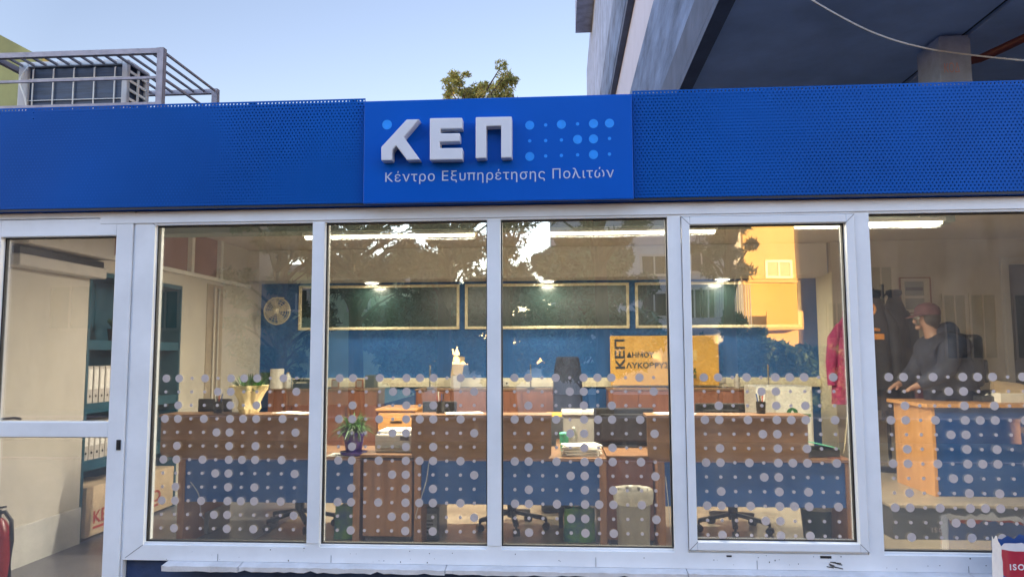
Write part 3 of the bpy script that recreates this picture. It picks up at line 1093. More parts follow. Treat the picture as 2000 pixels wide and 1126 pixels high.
def pot(y, z, r, h, m, label, plant=False):
    t = thing('plant_pot', label, 'pot', (XL - 0.15, y, z))
    MB().lathe((XL - 0.15, y, z), [(r * 0.75, 0), (r, h), (r * 1.05, h), (r * 1.05, h + 0.012), (r * 0.9, h + 0.012), (r * 0.85, h - 0.01)], 20).build('pot', m, t, smooth=True)
    if plant:
        rr = random.Random(int(y * 100))
        q = []
        for k in range(14):
            a_ = rr.uniform(0, 2 * pi)
            c = Vector((XL - 0.15, y, z + h))
            tip = c + Vector((cos(a_) * 0.06, sin(a_) * 0.06, rr.uniform(0.05, 0.14)))
            s_ = Vector((-sin(a_), cos(a_), 0)) * 0.012
            m_ = (c + tip) / 2 + Vector((0, 0, 0.02))
            q.append([c, m_ + s_, tip, m_ - s_])
        MB().quads(q).build('leaves', M_leaf, t)
    return t
pot(2.12, SH[0] + 0.085, 0.05, 0.14, M_lgrey, 'small pale vase without leaves on the top teal shelf')
pot(2.60, SH[0] + 0.085, 0.05, 0.10, M_soil, 'small dark pot with leaves between vase and terracotta pot', True)
pot(3.12, SH[0] + 0.085, 0.055, 0.13, M_card, 'terracotta coloured pot with leaves on the top teal shelf', True)
def carton(y0, y1, z0, z1, x0, word, label):
    t = thing('carton', label, 'box', ((x0 + XL - 0.35) / 2, (y0 + y1) / 2, z0))
    MB().box(XL - 0.35, x0, y0, y1, z0, z1).build('box_body', M_card, t, bevel=0.004)
    MB().box(XL - 0.352, x0 + 0.002, y0 - 0.002, y1 + 0.002, z1 - 0.05, z1 + 0.004).build('lid', M_card, t, bevel=0.003)
    me = text_mesh(word, 1.0, thin=0.02)
    place_text(me, (x0 + 0.003, y0 + 0.10, z0 + 0.10), (0, 1, 0), (0, 0, 1), width=(y1 - y0) * 0.55, height=0.11)
    link('lettering', me, M_redink, t)
    b = MB().box(x0 + 0.001, x0 + 0.003, y0 + 0.10, y0 + 0.10 + (y1 - y0) * 0.5, z0 + 0.055, z0 + 0.075)
    b.build('print_line', M_redink, t)
    return t
carton(2.06, 2.62, 0.03, 0.44, XL + 0.02, 'ΚΕΠ', 'cream carton with red letters ΚΕΠ at the bookcase bottom')
carton(2.68, 3.44, 0.03, 0.42, XL + 0.03, 'PRO', 'cream carton with red letters PRO behind the first window')

# air conditioning cassette over the wall beside the door
ac = thing('wall_air_conditioner', 'long beige air conditioner with dark slot above the bookcase wall by the door', 'air conditioner', (XL + 0.1, 1.55, 2.20))
MB().box(XL, XL + 0.20, 1.0, 2.02, 2.36, 2.60).box(XL, XL + 0.14, 1.0, 2.02, 2.20, 2.29).box(XL, XL + 0.06, 1.0, 2.02, 2.29, 2.36).build('casing', M_lgrey, ac, bevel=0.012)
MB().box(XL + 0.06, XL + 0.12, 1.02, 2.0, 2.292, 2.345).build('air_slot', M_black, ac)

# ------------------------------------------------------------------ front desks
YD = 1.95
def desk(xs0, xs1, xp0, xp1, label, left_leg=None, right_panel=None):
    t = thing('counter_desk', label, 'desk', ((xp0 + xp1) / 2, YD + 0.35, 0), 'brown counter desks facing the windows')
    # upstand with rounded lower corner and a ledge
    b = MB()
    r = 0.05
    pl_ = [(xs0, 1.045), (xs0, 0.72 + r)] + [(xs0 + r - r * cos(a_ * pi / 12), 0.72 + r - r * sin(a_ * pi / 12)) for a_ in range(1, 7)]
    pl_ += [(xs1 - r + r * sin(a_ * pi / 12), 0.72 + r - r * cos(a_ * pi / 12)) for a_ in range(0, 6)] + [(xs1, 0.72 + r), (xs1, 1.045)]
    b.prism(pl_, YD, YD + 0.022)
    b.build('upstand', M_woodx, t)
    MB().box(xs0 - 0.005, xs1 + 0.005, YD - 0.03, YD + 0.24, 1.046, 1.068).build('ledge', M_woodx, t, bevel=0.004)
    MB().box(xp0, xp1, YD + 0.023, YD + 0.78, 0.70, 0.724).build('desktop', M_woodx, t, bevel=0.003)
    MB().box(xp0 + 0.05, xp1 - 0.03, YD + 0.045, YD + 0.062, 0.355, 0.698).build('modesty_panel', M_bluepanel, t)
    for x in (xp0 + 0.03, xp1 - 0.03):
        MB().box(x - 0.028, x + 0.028, YD + 0.03, YD + 0.75, 0.0, 0.698).build('side_leg', M_woodz, t, bevel=0.003)
    return t
def wx(px, d=5.95):
    return at(px, 890, d).x
desk(wx(312), wx(609), wx(345), wx(702), 'brown counter desk nearest the teal bookcase')
desk(wx(803), wx(1077), wx(807), wx(1185), 'brown counter desk between the printer and the wire bin')
desk(wx(1265), wx(1580), wx(1284), wx(1668), 'brown counter desk carrying the mint folder, below the yellow board')
# wooden cupboard between left and middle desks
cb = thing('low_cupboard', 'brown wooden cupboard with posts carrying the grey printer', 'cupboard', ((wx(697) + wx(812)) / 2, 2.2, 0))
MB().box(wx(708), wx(803), YD + 0.03, YD + 0.7, 0.10, 0.70).build('cabinet_body', M_woodz, cb, bevel=0.003)
MB().box(wx(704) - 0.0, wx(806), YD - 0.02, YD + 0.75, 0.726, 0.75).build('cabinet_top', M_woodx, cb, bevel=0.003)
MB().box(wx(712), wx(800), YD + 0.06, YD + 0.68, 0.0, 0.10).build('plinth', M_black, cb)
# panel behind the bin
pn = thing('end_cupboard', 'brown wooden cupboard standing behind the wire bin', 'cupboard', ((wx(1190) + wx(1280)) / 2, 2.3, 0))
MB().box(wx(1187), wx(1282), YD + 0.22, YD + 0.72, 0.05, 0.70).build('cabinet_body', M_wood2, pn, bevel=0.003)
MB().box(wx(1187), wx(1282), YD + 0.19, YD + 0.75, 0.702, 0.724).build('cabinet_top', M_woodx, pn, bevel=0.003)
MB().box(wx(1192), wx(1277), YD + 0.25, YD + 0.70, 0.0, 0.05).build('plinth', M_black, pn)

# ------------------------------------------------------------------ office chairs
def office_chair(loc, rz, label, m=M_black, hb=0.98):
    t = thing('office_chair', label, 'chair', (0, 0, 0), 'black swivel chairs behind the desks')
    for k in range(5):
        a_ = 2 * pi * k / 5 + 0.35
        u = Vector((cos(a_), sin(a_), 0))
        lg = MB().bar(u * 0.03 + Vector((0, 0, 0.145)), u * 0.31 + Vector((0, 0, 0.095)), 0.045, 0.032).build('base_arm', M_black, t, bevel=0.006)
        v = Vector((-sin(a_), cos(a_), 0))
        c = u * 0.31
        MB().tube([c - v * 0.028 + Vector((0, 0, 0.032)), c + v * 0.028 + Vector((0, 0, 0.032))], 0.032, 14).tube([c + Vector((0, 0, 0.05)), c + Vector((0, 0, 0.10))], 0.01).build('caster', M_black, lg, smooth=True)
    MB().tube([(0, 0, 0.10), (0, 0, 0.28)], 0.042, 14).tube([(0, 0, 0.28), (0, 0, 0.43)], 0.024, 12).build('gas_column', M_black, t, smooth=True)
    MB().box(-0.24, 0.24, -0.23, 0.25, 0.44, 0.52).build('seat', m, t, bevel=0.035, seg=3)
    b = MB()
    n = 8
    W_ = 0.22 if hb < 1.2 else 0.16
    rows = []
    for j in range(n + 1):
        f_ = j / n
        z = 0.60 + (hb - 0.60) * f_
        w_ = W_ * (1 - 0.25 * max(0, f_ - 0.6) ** 2 * 6) * (0.9 + 0.1 * min(1, f_ * 4))
        rows.append([(x_ * w_, -0.26 - 0.05 * f_ + 0.05 * (x_ ** 2), z) for x_ in (-1, -0.6, 0, 0.6, 1)])
    vf = [[b.bm.verts.new(q) for q in r_] for r_ in rows]
    vb = [[b.bm.verts.new((q[0], q[1] - 0.055, q[2])) for q in r_] for r_ in rows]
    for j in range(n):
        for i in range(4):
            b.bm.faces.new((vf[j][i], vf[j][i + 1], vf[j + 1][i + 1], vf[j + 1][i]))
            b.bm.faces.new((vb[j][i], vb[j + 1][i], vb[j + 1][i + 1], vb[j][i + 1]))
        b.bm.faces.new((vf[j][0], vf[j + 1][0], vb[j + 1][0], vb[j][0]))
        b.bm.faces.new((vf[j][4], vb[j][4], vb[j + 1][4], vf[j + 1][4]))
    for i in range(4):
        b.bm.faces.new((vf[0][i], vb[0][i], vb[0][i + 1], vf[0][i + 1]))
        b.bm.faces.new((vf[n][i], vf[n][i + 1], vb[n][i + 1], vb[n][i]))
    b.build('backrest', m, t, bevel=0.02, smooth=True)
    MB().bar((0, -0.05, 0.43), (0, -0.27, 0.43), 0.05, 0.02).bar((0, -0.27, 0.42), (0, -0.335, 0.72), 0.05, 0.02).build('back_stem', M_black, t)
    for s_ in (-1, 1):
        MB().tube([(s_ * 0.25, -0.12, 0.46), (s_ * 0.29, -0.12, 0.62), (s_ * 0.29, -0.08, 0.68), (s_ * 0.29, 0.12, 0.68)], 0.016, 8).build('armrest', M_black, t, smooth=True)
    t.location = loc
    ROOT[t.name] = Vector(loc)
    t.rotation_euler[2] = rz
    return t
c1 = at(1000, 1015, 6.75)
oc = office_chair((c1.x, c1.y, 0), pi + 0.15, 'black swivel chair whose wheels show under the desk beside the printer')
c2 = at(1432, 1015, 6.75)
dup(oc, (c2.x, c2.y, 0), pi - 0.2, 'black swivel chair whose wheels show under the desk with the mint folder')
c3 = at(585, 1015, 6.7)
dup(oc, (c3.x, c3.y, 0), pi + 0.5, 'black swivel chair whose wheels show under the desk nearest the bookcase')
c4 = at(1108, 700, 8.4)
office_chair((c4.x, c4.y, 0), 0.0, 'added navy high-backed chair standing in for a dark reflection beside the yellow board', M_navy, hb=1.52)  # added chair takes the place of a dark reflected figure

# ------------------------------------------------------------------ back row of brown cabinets
def sideboard(px0, px1, d, ztop, label, doors=2):
    X0, X1 = at(px0, 780, d).x, at(px1, 780, d).x
    y = -4 + d
    t = thing('low_cabinet', label, 'cabinet', ((X0 + X1) / 2, y + 0.2, 0), 'brown low cabinets along the blue wall')
    MB().box(X0, X1, y, y + 0.40, 0.06, ztop - 0.022).build('cabinet_body', M_wood2, t, bevel=0.003)
    MB().box(X0 - 0.01, X1 + 0.01, y - 0.025, y + 0.41, ztop - 0.021, ztop).build('cabinet_top', M_woodx, t, bevel=0.003)
    MB().box(X0 + 0.03, X1 - 0.03, y + 0.03, y + 0.38, 0.0, 0.06).build('plinth', M_black, t)
    w = (X1 - X0) / doors
    for k in range(doors):
        dd = MB().box(X0 + w * k + 0.004, X0 + w * (k + 1) - 0.004, y - 0.02, y - 0.001, 0.075, ztop - 0.03).build('cabinet_door', M_wood2, t, bevel=0.002)
        hx = X0 + w * (k + 1) - 0.05 if k % 2 == 0 else X0 + w * k + 0.05
        MB().tube([(hx, y - 0.021, ztop - 0.32), (hx, y - 0.045, ztop - 0.32), (hx, y - 0.045, ztop - 0.22), (hx, y - 0.021, ztop - 0.22)], 0.006).build('handle', M_black, dd)
    return t
ZC = 1.13
sideboard(524, 606, 9.0, ZC, 'brown two-door cabinet under the wall fan')
sideboard(636, 736, 9.0, ZC, 'brown two-door cabinet behind the purple plant pot')
sideboard(812, 1090, 9.0, ZC, 'wide brown four-door cabinet under the leaflet stand', 4)
sideboard(1188, 1306, 9.0, ZC, 'brown two-door cabinet directly under the yellow board')
sideboard(1340, 1466, 9.0, ZC, 'brown two-door cabinet between the yellow board and white cabinet')
# white recycling cabinet
X0, X1 = at(1478, 800, 8.3).x, at(1588, 800, 8.3).x
t = thing('white_cabinet', 'white battery collection cabinet with green round A sign', 'cabinet', ((X0 + X1) / 2, 4.6, 0))
wb = MB().box(X0, X1, 4.3, 4.85, 0.02, 1.185).build('cabinet_body', M_white, t, bevel=0.01)
MB().box(X0 + 0.02, X0 + 0.20, 4.288, 4.299, 0.06, 1.15).build('side_door', M_lgrey, t, bevel=0.004)
MB().box(X0 + 0.215, X1 - 0.02, 4.288, 4.299, 0.06, 1.15).build('cabinet_door', M_white, t, bevel=0.004)
c = at(1548, 807, 8.28)
MB().disc((c.x, 4.2865, c.z), 0.062, 28).box(c.x + 0.055, X1 - 0.03, 4.2862, 4.2878, c.z - 0.035, c.z - 0.005).build('round_logo', M_greenlogo, t)
me = text_mesh('A', 1.0, thin=0.02)
place_text(me, (c.x - 0.033, 4.2850, c.z - 0.035), (1, 0, 0), (0, 0, 1), height=0.07)
link('lettering', me, M_paper, t)
# drawer pedestal
X0, X1 = at(738, 800, 7.6).x, at(812, 800, 7.6).x
t = thing('drawer_unit', 'orange brown drawer unit behind the white printer', 'drawers', ((X0 + X1) / 2, 3.8, 0))
MB().box(X0, X1, 3.6, 4.15, 0.03, 0.97).build('drawer_body', M_oakx, t, bevel=0.003)
MB().box(X0 - 0.02, X1 + 0.02, 3.57, 4.17, 0.972, 0.995).build('drawer_top', M_oakx, t, bevel=0.003)
for k in range(4):
    z0 = 0.06 + 0.225 * k
    dd = MB().box(X0 + 0.01, X1 - 0.01, 3.582, 3.599, z0, z0 + 0.215).build('drawer', M_oakx, t, bevel=0.003)
    MB().box((X0 + X1) / 2 - 0.06, (X0 + X1) / 2 + 0.06, 3.572, 3.5815, z0 + 0.12, z0 + 0.135).build('handle', M_black, dd)

# ------------------------------------------------------------------ things on desks
def monitor(px0, px1, py0, py1, d, label, base_z=0.724, yaw=0.0):
    X0, X1, Z0, Z1 = rect_px(px0, py0, px1, py1, d)
    c = Vector(((X0 + X1) / 2, d - 4, base_z))
    t = thing('computer_monitor', label, 'monitor', (c.x, c.y, base_z))
    h = MB().box(X0, X1, c.y - 0.02, c.y + 0.02, Z0, Z1).box(X0 + 0.06, X1 - 0.06, c.y - 0.055, c.y - 0.021, Z0 + 0.05, Z1 - 0.05).build('screen_housing', M_black, t, bevel=0.008)
    MB().box(X0 + 0.012, X1 - 0.012, c.y + 0.0205, c.y + 0.0215, Z0 + 0.015, Z1 - 0.015).build('screen', M_darkglass, t)
    MB().tube([(c.x, c.y - 0.03, base_z + 0.015), (c.x, c.y - 0.03, (Z0 + Z1) / 2)], 0.022).box(c.x - 0.12, c.x + 0.12, c.y - 0.11, c.y + 0.09, base_z, base_z + 0.015).build('stand', M_black, t)
    return t
monitor(388, 452, 778, 830, 6.45, 'black monitor back above the counter ledge nearest the bookcase')
monitor(826, 892, 783, 830, 6.45, 'black monitor back above the counter ledge beside the printer, beside drawer unit')
monitor(1358, 1455, 787, 832, 6.45, 'wide black monitor back above the counter ledge below the yellow board')
monitor(1160, 1276, 796, 870, 6.75, 'large black monitor behind the wire bin', base_z=0.724)
# a desk carrying that monitor
X0, X1 = at(1085, 880, 6.5).x, at(1290, 880, 6.5).x
t = thing('side_table', 'low brown table holding the grey box and large monitor', 'table', ((X0 + X1) / 2, 2.95, 0))
MB().box(X0, X1, 2.745, 3.35, 0.70, 0.722).build('tabletop', M_woodx, t, bevel=0.003)
for x in (X0 + 0.04, X1 - 0.04):
    for y in (2.80, 3.30):
        MB().box(x - 0.02, x + 0.02, y - 0.02, y + 0.02, 0, 0.699).build('leg', M_dgrey, t)
# grey box (shredder) with yellow folder
X0, X1, Z0, Z1 = rect_px(1100, 802, 1164, 868, 6.9)
t = thing('shredder', 'grey paper shredder with pale top beside the large monitor', 'shredder', ((X0 + X1) / 2, 3.05, 0.723))
MB().box(X0, X1, 2.9, 3.2, 0.723, Z1 - 0.04).build('bin_body', M_grey, t, bevel=0.01)
MB().box(X0 - 0.015, X1 + 0.01, 2.885, 3.215, Z1 - 0.039, Z1).build('cutter_head', M_lgrey, t, bevel=0.008)
MB().box(X0 + 0.03, X1 - 0.03, 3.02, 3.035, Z1 + 0.0005, Z1 + 0.002).build('paper_slot', M_black, t)
X0, X1, Z0, Z1 = rect_px(1066, 797, 1098, 806, 7.4)
tag(MB().box(X0, X1, 3.4, 3.62, 1.131 - 0.2, 1.131 - 0.17).build('document_tray', mat('yellow_tray', (0.70, 0.45, 0.06), 0.5), bevel=0.004), 'yellow document tray beside the grey shredder', 'tray')
# its stand so it does not float
X0s, X1s = X0 - 0.05, X1 + 0.05
t = thing('filing_pedestal', 'dark filing pedestal under the yellow document tray', 'drawers', ((X0s + X1s) / 2, 3.5, 0))
MB().box(X0s, X1s, 3.36, 3.75, 0.02, 0.93).build('drawer_body', M_dgrey, t, bevel=0.006)
for k in range(3):
    MB().box(X0s + 0.015, X1s - 0.015, 3.348, 3.3595, 0.05 + 0.29 * k, 0.32 + 0.29 * k).build('drawer', M_dgrey, t, bevel=0.004)
# printer in front
X0, X1, Z0, Z1 = rect_px(732, 838, 803, 886, 6.05)
t = thing('printer', 'light grey desktop printer beside the purple plant pot', 'printer', ((X0 + X1) / 2, 2.25, 0.751))
MB().box(X0, X1, 2.05, 2.40, 0.751, 0.90).build('printer_body', M_lgrey, t, bevel=0.014)
MB().box(X0 + 0.015, X1 - 0.015, 2.10, 2.38, 0.9005, 0.925).build('scanner_lid', M_white, t, bevel=0.008)
MB().box(X0 + 0.05, X1 - 0.05, 2.035, 2.0495, 0.775, 0.80).build('paper_tray', M_grey, t, bevel=0.003)
MB().box(X1 - 0.09, X1 - 0.02, 2.043, 2.0495, 0.85, 0.885).build('control_panel', M_dgrey, t)

# purple pot with plant
c = at(686, 880, 6.03)
pp = thing('potted_plant', 'bushy green plant in a purple pot beside the grey printer', 'plant', (c.x, 2.10, 0.725))
pc = Vector((c.x, 2.10, 0.725))
MB().lathe(pc, [(0.085, 0.0), (0.11, 0.005), (0.115, 0.03), (0.09, 0.032), (0.078, 0.02)], 28).build('saucer', M_purple, pp, smooth=True)
MB().lathe(pc + Vector((0, 0, 0.012)), [(0.062, 0), (0.088, 0.14), (0.098, 0.145), (0.100, 0.175), (0.09, 0.176), (0.085, 0.155)], 28).build('pot', M_purple, pp, smooth=True)
MB().disc(pc + Vector((0, 0, 0.17)), 0.086, 20, 'z').build('soil', M_soil, pp)
rr = random.Random(3)
q = []
for k in range(240):
    a_ = rr.uniform(0, 2 * pi)
    L_ = rr.uniform(0.10, 0.24)
    el = rr.uniform(0.15, 1.35)
    c0 = pc + Vector((cos(a_) * 0.05 * rr.random(), sin(a_) * 0.05 * rr.random(), 0.17))
    u = Vector((cos(a_) * cos(el), sin(a_) * cos(el), sin(el)))
    s_ = Vector((-sin(a_), cos(a_), 0)) * rr.uniform(0.004, 0.009)
    m1 = c0 + u * L_ * 0.55 + Vector((0, 0, 0.015))
    t1 = c0 + u * L_ + Vector((0, 0, -0.05 * cos(el) - 0.02))
    q.append([c0 - s_ * 0.5, c0 + s_ * 0.5, m1 + s_, m1 - s_])
    q.append([m1 - s_, m1 + s_, t1 + s_ * 0.2, t1 - s_ * 0.2])
MB().quads(q).build('leaves', M_leaf, pp)
# paper under it
tag(MB().box(pc.x - 0.20, pc.x + 0.02, 2.0, 2.20, 0.7245, 0.7275).build('paper_sheet', M_paper), 'white paper sheet under the purple plant pot', 'paper')

# paper stack, bottle and cup right of the middle desk
c = at(1137, 880, 6.0)
rr = random.Random(8)
b = MB()
for k in range(7):
    Mx = Matrix.Translation((c.x, 2.18, 0.726 + 0.012 * k)) @ Matrix.Rotation(rr.uniform(-0.25, 0.25), 4, 'Z')
    b.box(-0.15, 0.15, -0.105, 0.105, 0, 0.0105, Mx)
tag(b.build('paper_stack', M_paper), 'untidy stack of white papers beside the green cup and water bottle', 'paper')
def bottle(c, h, r, m, capm, label, name='water_bottle'):
    t = thing(name, label, 'bottle', c)
    MB().lathe(c, [(r * 0.9, 0), (r, 0.01), (r, h * 0.35), (r * 0.9, h * 0.4), (r, h * 0.45), (r, h * 0.65), (r * 0.4, h * 0.88), (r * 0.38, h * 0.93)], 18).build('bottle_body', m, t, smooth=True)
    MB().lathe(Vector(c) + Vector((0, 0, h * 0.931)), [(r * 0.42, 0), (r * 0.42, h * 0.07)], 14).build('cap', capm, t, smooth=True)
    return t
c = at(1121, 862, 6.25)
bottle((c.x, 2.34, 0.8105), 0.20, 0.033, M_clear, M_white, 'clear water bottle on the white paper stack')
bpy.data.objects['water_bottle'].location.z = 0.725
bpy.data.objects['water_bottle'].location.y = 2.45
c = at(1102, 850, 6.35)
t = thing('green_tumbler', 'green cup beside the clear water bottle', 'cup', (c.x, 2.47, 0.725))
MB().lathe((c.x, 2.47, 0.725), [(0.032, 0), (0.042, 0.13), (0.044, 0.13), (0.044, 0.135), (0.038, 0.135), (0.03, 0.01)], 20).build('cup_body', M_green, t, smooth=True)
MB().lathe((c.x, 2.47, 0.861), [(0.045, 0), (0.045, 0.01), (0.02, 0.016)], 20).build('lid', M_mint, t, smooth=True)

# green folder at right end
c = at(1612, 868, 6.0)
t = thing('lever_folder', 'dark lever folder with mint green cover on the desk end', 'folder', (c.x, 2.25, 0.725))
Mx = Matrix.Translation((c.x, 2.20, 0.725)) @ Matrix.Rotation(0.15, 4, 'Z')
MB().box(-0.14, 0.14, -0.10, 0.16, 0.0, 0.06, Mx).build('folder_body', M_dgrey, t, bevel=0.004)
Mx2 = Mx @ Matrix.Translation((0, 0, 0.062)) @ Matrix.Rotation(0.22, 4, 'Y')
MB().box(-0.16, 0.13, -0.11, 0.17, 0.03, 0.036, Mx2).build('folder_cover', M_mint, t)
c = at(1634, 884, 5.98)
tag(MB().lathe((c.x, 2.03, 0.725), [(0.05, 0), (0.053, 0.006), (0.03, 0.008)], 20, sy=0.5).build('desk_grommet', M_wood2, smooth=True), 'flat oval cable cap in front of the mint green folder', 'cable cap')

# counter-ledge and cabinet-top small things
def roll(px, py0, py1, d, r, m, label, name, cat):
    p0, p1 = at(px, py1, d), at(px, py0, d)
    z0 = ZC + 0.0005
    return tag(MB().lathe((p0.x, p0.y, z0), [(r, 0), (r, p1.z - p0.z), (r * 0.35, p1.z - p0.z), (r * 0.35, p1.z - p0.z - 0.03)], 22).build(name, m, smooth=True), label, cat)
roll(540, 742, 780, 9.2, 0.085, M_paper, 'white paper towel roll on the cabinet under the wall fan', 'paper_roll', 'paper roll')
c = at(514, 780, 9.2)
tag(MB().lathe((c.x + 0.02, 5.2, ZC + 0.0005), [(0.05, 0), (0.062, 0.20), (0.055, 0.20), (0.045, 0.01)], 18).build('pen_cup', M_fol_m, smooth=True), 'dark green cup beside the paper towel roll', 'cup')
c = at(560, 780, 9.2)
bottle((c.x, 5.22, ZC + 0.0005), 0.20, 0.045, M_white, M_card, 'white soap bottle beside the paper towel roll', 'soap_bottle')
c = at(592, 760, 9.2)
t = thing('tape_dispenser', 'dark office desk telephone on the cabinet beneath the wall fan', 'telephone', (c.x, 5.2, ZC + 0.0005))
t.name = 'desk_telephone'
ROOT['desk_telephone'] = Vector(t.location)
MB().box(c.x - 0.10, c.x + 0.10, 5.1, 5.3, ZC + 0.0005, ZC + 0.06).build('base', M_navy, t, bevel=0.01)
MB().tube([(c.x - 0.10, 5.14, ZC + 0.085), (c.x - 0.06, 5.14, ZC + 0.10), (c.x + 0.06, 5.14, ZC + 0.10), (c.x + 0.10, 5.14, ZC + 0.085)], [0.03, 0.02, 0.02, 0.03], 10).build('handset', M_black, t, smooth=True)
# mugs on the cabinet behind the pot
for px, lab in ((655, 'small framed photo farther from the dark box file, behind the plant'), (702, 'small framed photo nearer the dark box file, behind the plant')):
    c = at(px, 757, 9.15)
    t = thing('photo_frame', lab, 'photo frame', (c.x, 5.15, ZC + 0.0005))
    MB().box(c.x - 0.05, c.x + 0.05, 5.14, 5.155, ZC + 0.001, ZC + 0.115).build('frame', M_wood2, t, bevel=0.003)
    MB().box(c.x - 0.035, c.x + 0.035, 5.1375, 5.1395, ZC + 0.018, ZC + 0.098).build('picture', M_grey, t)
X0, X1, Z0, Z1 = rect_px(738, 735, 756, 790, 9.0)
tag(MB().box(X0, X1, 5.30, 5.5, ZC + 0.0, ZC + 0.16).build('upright_box_file', M_dgrey, bevel=0.005), 'dark upright box file between two brown cabinets', 'box file')
_o = bpy.data.objects['upright_box_file']
_o.location.x = at(730, 750, 9.4).x - 0.03
# white card stand with brown leaflet
c = at(888, 760, 9.1)
t = thing('leaflet_stand', 'leaflet stand holding a brown booklet on the wide cabinet', 'leaflet stand', (c.x, 5.2, ZC + 0.0005))
MB().box(c.x - 0.055, c.x + 0.055, 5.16, 5.24, ZC + 0.001, ZC + 0.16).build('stand', M_lgrey, t, bevel=0.004)
MB().box(-0.07, 0.07, 0, 0.02, 0, 0.27, Matrix.Translation((c.x, 5.20, ZC + 0.13)) @ Matrix.Rotation(0.15, 4, 'Y')).build('booklet', M_card, t)
MB().box(-0.02, 0.075, -0.004, -0.001, 0.08, 0.25, Matrix.Translation((c.x, 5.20, ZC + 0.13)) @ Matrix.Rotation(0.15, 4, 'Y')).build('cover_page', M_card, t)
# bottle & frame right of yellow board
c = at(1440, 755, 9.15)
bottle((c.x, 5.15, ZC + 0.0005), 0.17, 0.035, M_lgrey, M_white, 'pump bottle beside the goblet near the yellow board', 'pump_bottle')
c = at(1413, 755, 9.15)
tag(MB().lathe((c.x, 5.15, ZC + 0.0005), [(0.03, 0), (0.032, 0.006), (0.006, 0.012), (0.006, 0.05), (0.035, 0.07), (0.04, 0.12), (0.034, 0.12), (0.03, 0.075)], 18).build('goblet', M_lgrey, smooth=True), 'small goblet between pump bottle and yellow board', 'goblet')
c = at(1342, 757, 9.15)
t = thing('table_plant', 'small leafy pot plant before the yellow board', 'plant', (c.x, 5.12, ZC + 0.0005))
MB().lathe((c.x, 5.12, ZC + 0.0005), [(0.05, 0), (0.068, 0.10), (0.06, 0.10), (0.055, 0.08)], 20).build('pot', M_dgrey, t, smooth=True)
rr = random.Random(31)
q = []
for k in range(150):
    a_, el = rr.uniform(0, 2 * pi), rr.uniform(-0.2, 1.4)
    cc = Vector((c.x, 5.12, ZC + 0.15)) + Vector((cos(a_) * cos(el), sin(a_) * cos(el), sin(el))) * rr.uniform(0.03, 0.13)
    u = Vector((rr.gauss(0, 1), rr.gauss(0, 1), rr.gauss(0, 1))).normalized()
    v = u.orthogonal().normalized() * 0.016
    q.append([cc - u * 0.03, cc + v, cc + u * 0.03, cc - v])
MB().quads(q).build('leaves', M_leaf, t)
# tall pens / antennas seen as thin uprights
for px, py0, py1, d, lab in ((845, 712, 755, 9.2, 'thin upright pole near the leaflet stand'), (1038, 710, 755, 9.2, 'thin upright pole above the trunking socket'),
                             (1518, 712, 755, 8.6, 'thin upright pole behind the white cabinet')):
    p0, p1 = at(px, py1, d), at(px, py0, d)
    base = 0.0 if d < 9 else ZC
    t = thing('barrier_pole', lab, 'pole', (p0.x, 5.0 if d > 9 else 4.95, base))
    y_ = 5.0 if d > 9 else 4.95
    MB().tube([(p0.x, y_, base + 0.014), (p0.x, y_, p1.z)], 0.009, 8).build('pole', M_chrome, t)
    MB().lathe((p0.x, y_, base + 0.0005), [(0.05, 0), (0.05, 0.008), (0.012, 0.014)], 16).build('foot', M_black, t)
# added bouquet in cream paper, standing in for a warm reflected glow
c = at(484, 808, 6.06)
t = thing('reflected_glow_bouquet', 'added cream wrapped bouquet standing in for a warm reflected glow on the counter ledge', 'bouquet', (c.x, 2.06, 1.0685))
cc = Vector((c.x, 2.06, 1.0687))
wob = lambda f_, a_: 1 + 0.16 * sin(3 * a_ + 2 * f_) + 0.09 * sin(7 * a_ - 5 * f_) + 0.06 * sin(13 * a_ + 9 * f_)
MB().lathe(cc, [(0.07, 0.0), (0.085, 0.04), (0.075, 0.09), (0.10, 0.15), (0.135, 0.20), (0.15, 0.23), (0.115, 0.225), (0.07, 0.16), (0.04, 0.10)], 60, wob=wob).build('wrapping', M_wrap, t, smooth=True)
rr = random.Random(77)
q = []
for k in range(170):
    a_, el = rr.uniform(0, 2 * pi), rr.uniform(0.2, 1.5)
    c0 = cc + Vector((cos(a_) * 0.04, sin(a_) * 0.04, 0.17))
    u = Vector((cos(a_) * cos(el), sin(a_) * cos(el), sin(el)))
    L_ = rr.uniform(0.08, 0.19)
    s_ = Vector((-sin(a_), cos(a_), 0)) * rr.uniform(0.006, 0.013)
    q.append([c0 + u * 0.02, c0 + u * L_ * 0.6 + s_, c0 + u * L_ - Vector((0, 0, 0.03 * cos(el))), c0 + u * L_ * 0.6 - s_])
MB().quads(q).build('leaves', M_leaf, t)
rr = random.Random(21)
for px, lab in ((570, 'loose white sheet on the counter ledge nearest the bookcase'), (905, 'loose white sheet on the counter ledge beside the printer'), (1320, 'loose white sheet on the counter ledge below the yellow board')):
    c = at(px, 812, 6.02)
    Mx = Matrix.Translation((c.x, 2.06, 1.0685)) @ Matrix.Rotation(rr.uniform(-0.6, 0.6), 4, 'Z')
    tag(MB().box(-0.15, 0.15, -0.10, 0.10, 0, 0.006, Mx).build('paper_sheet', M_paper), lab, 'paper')
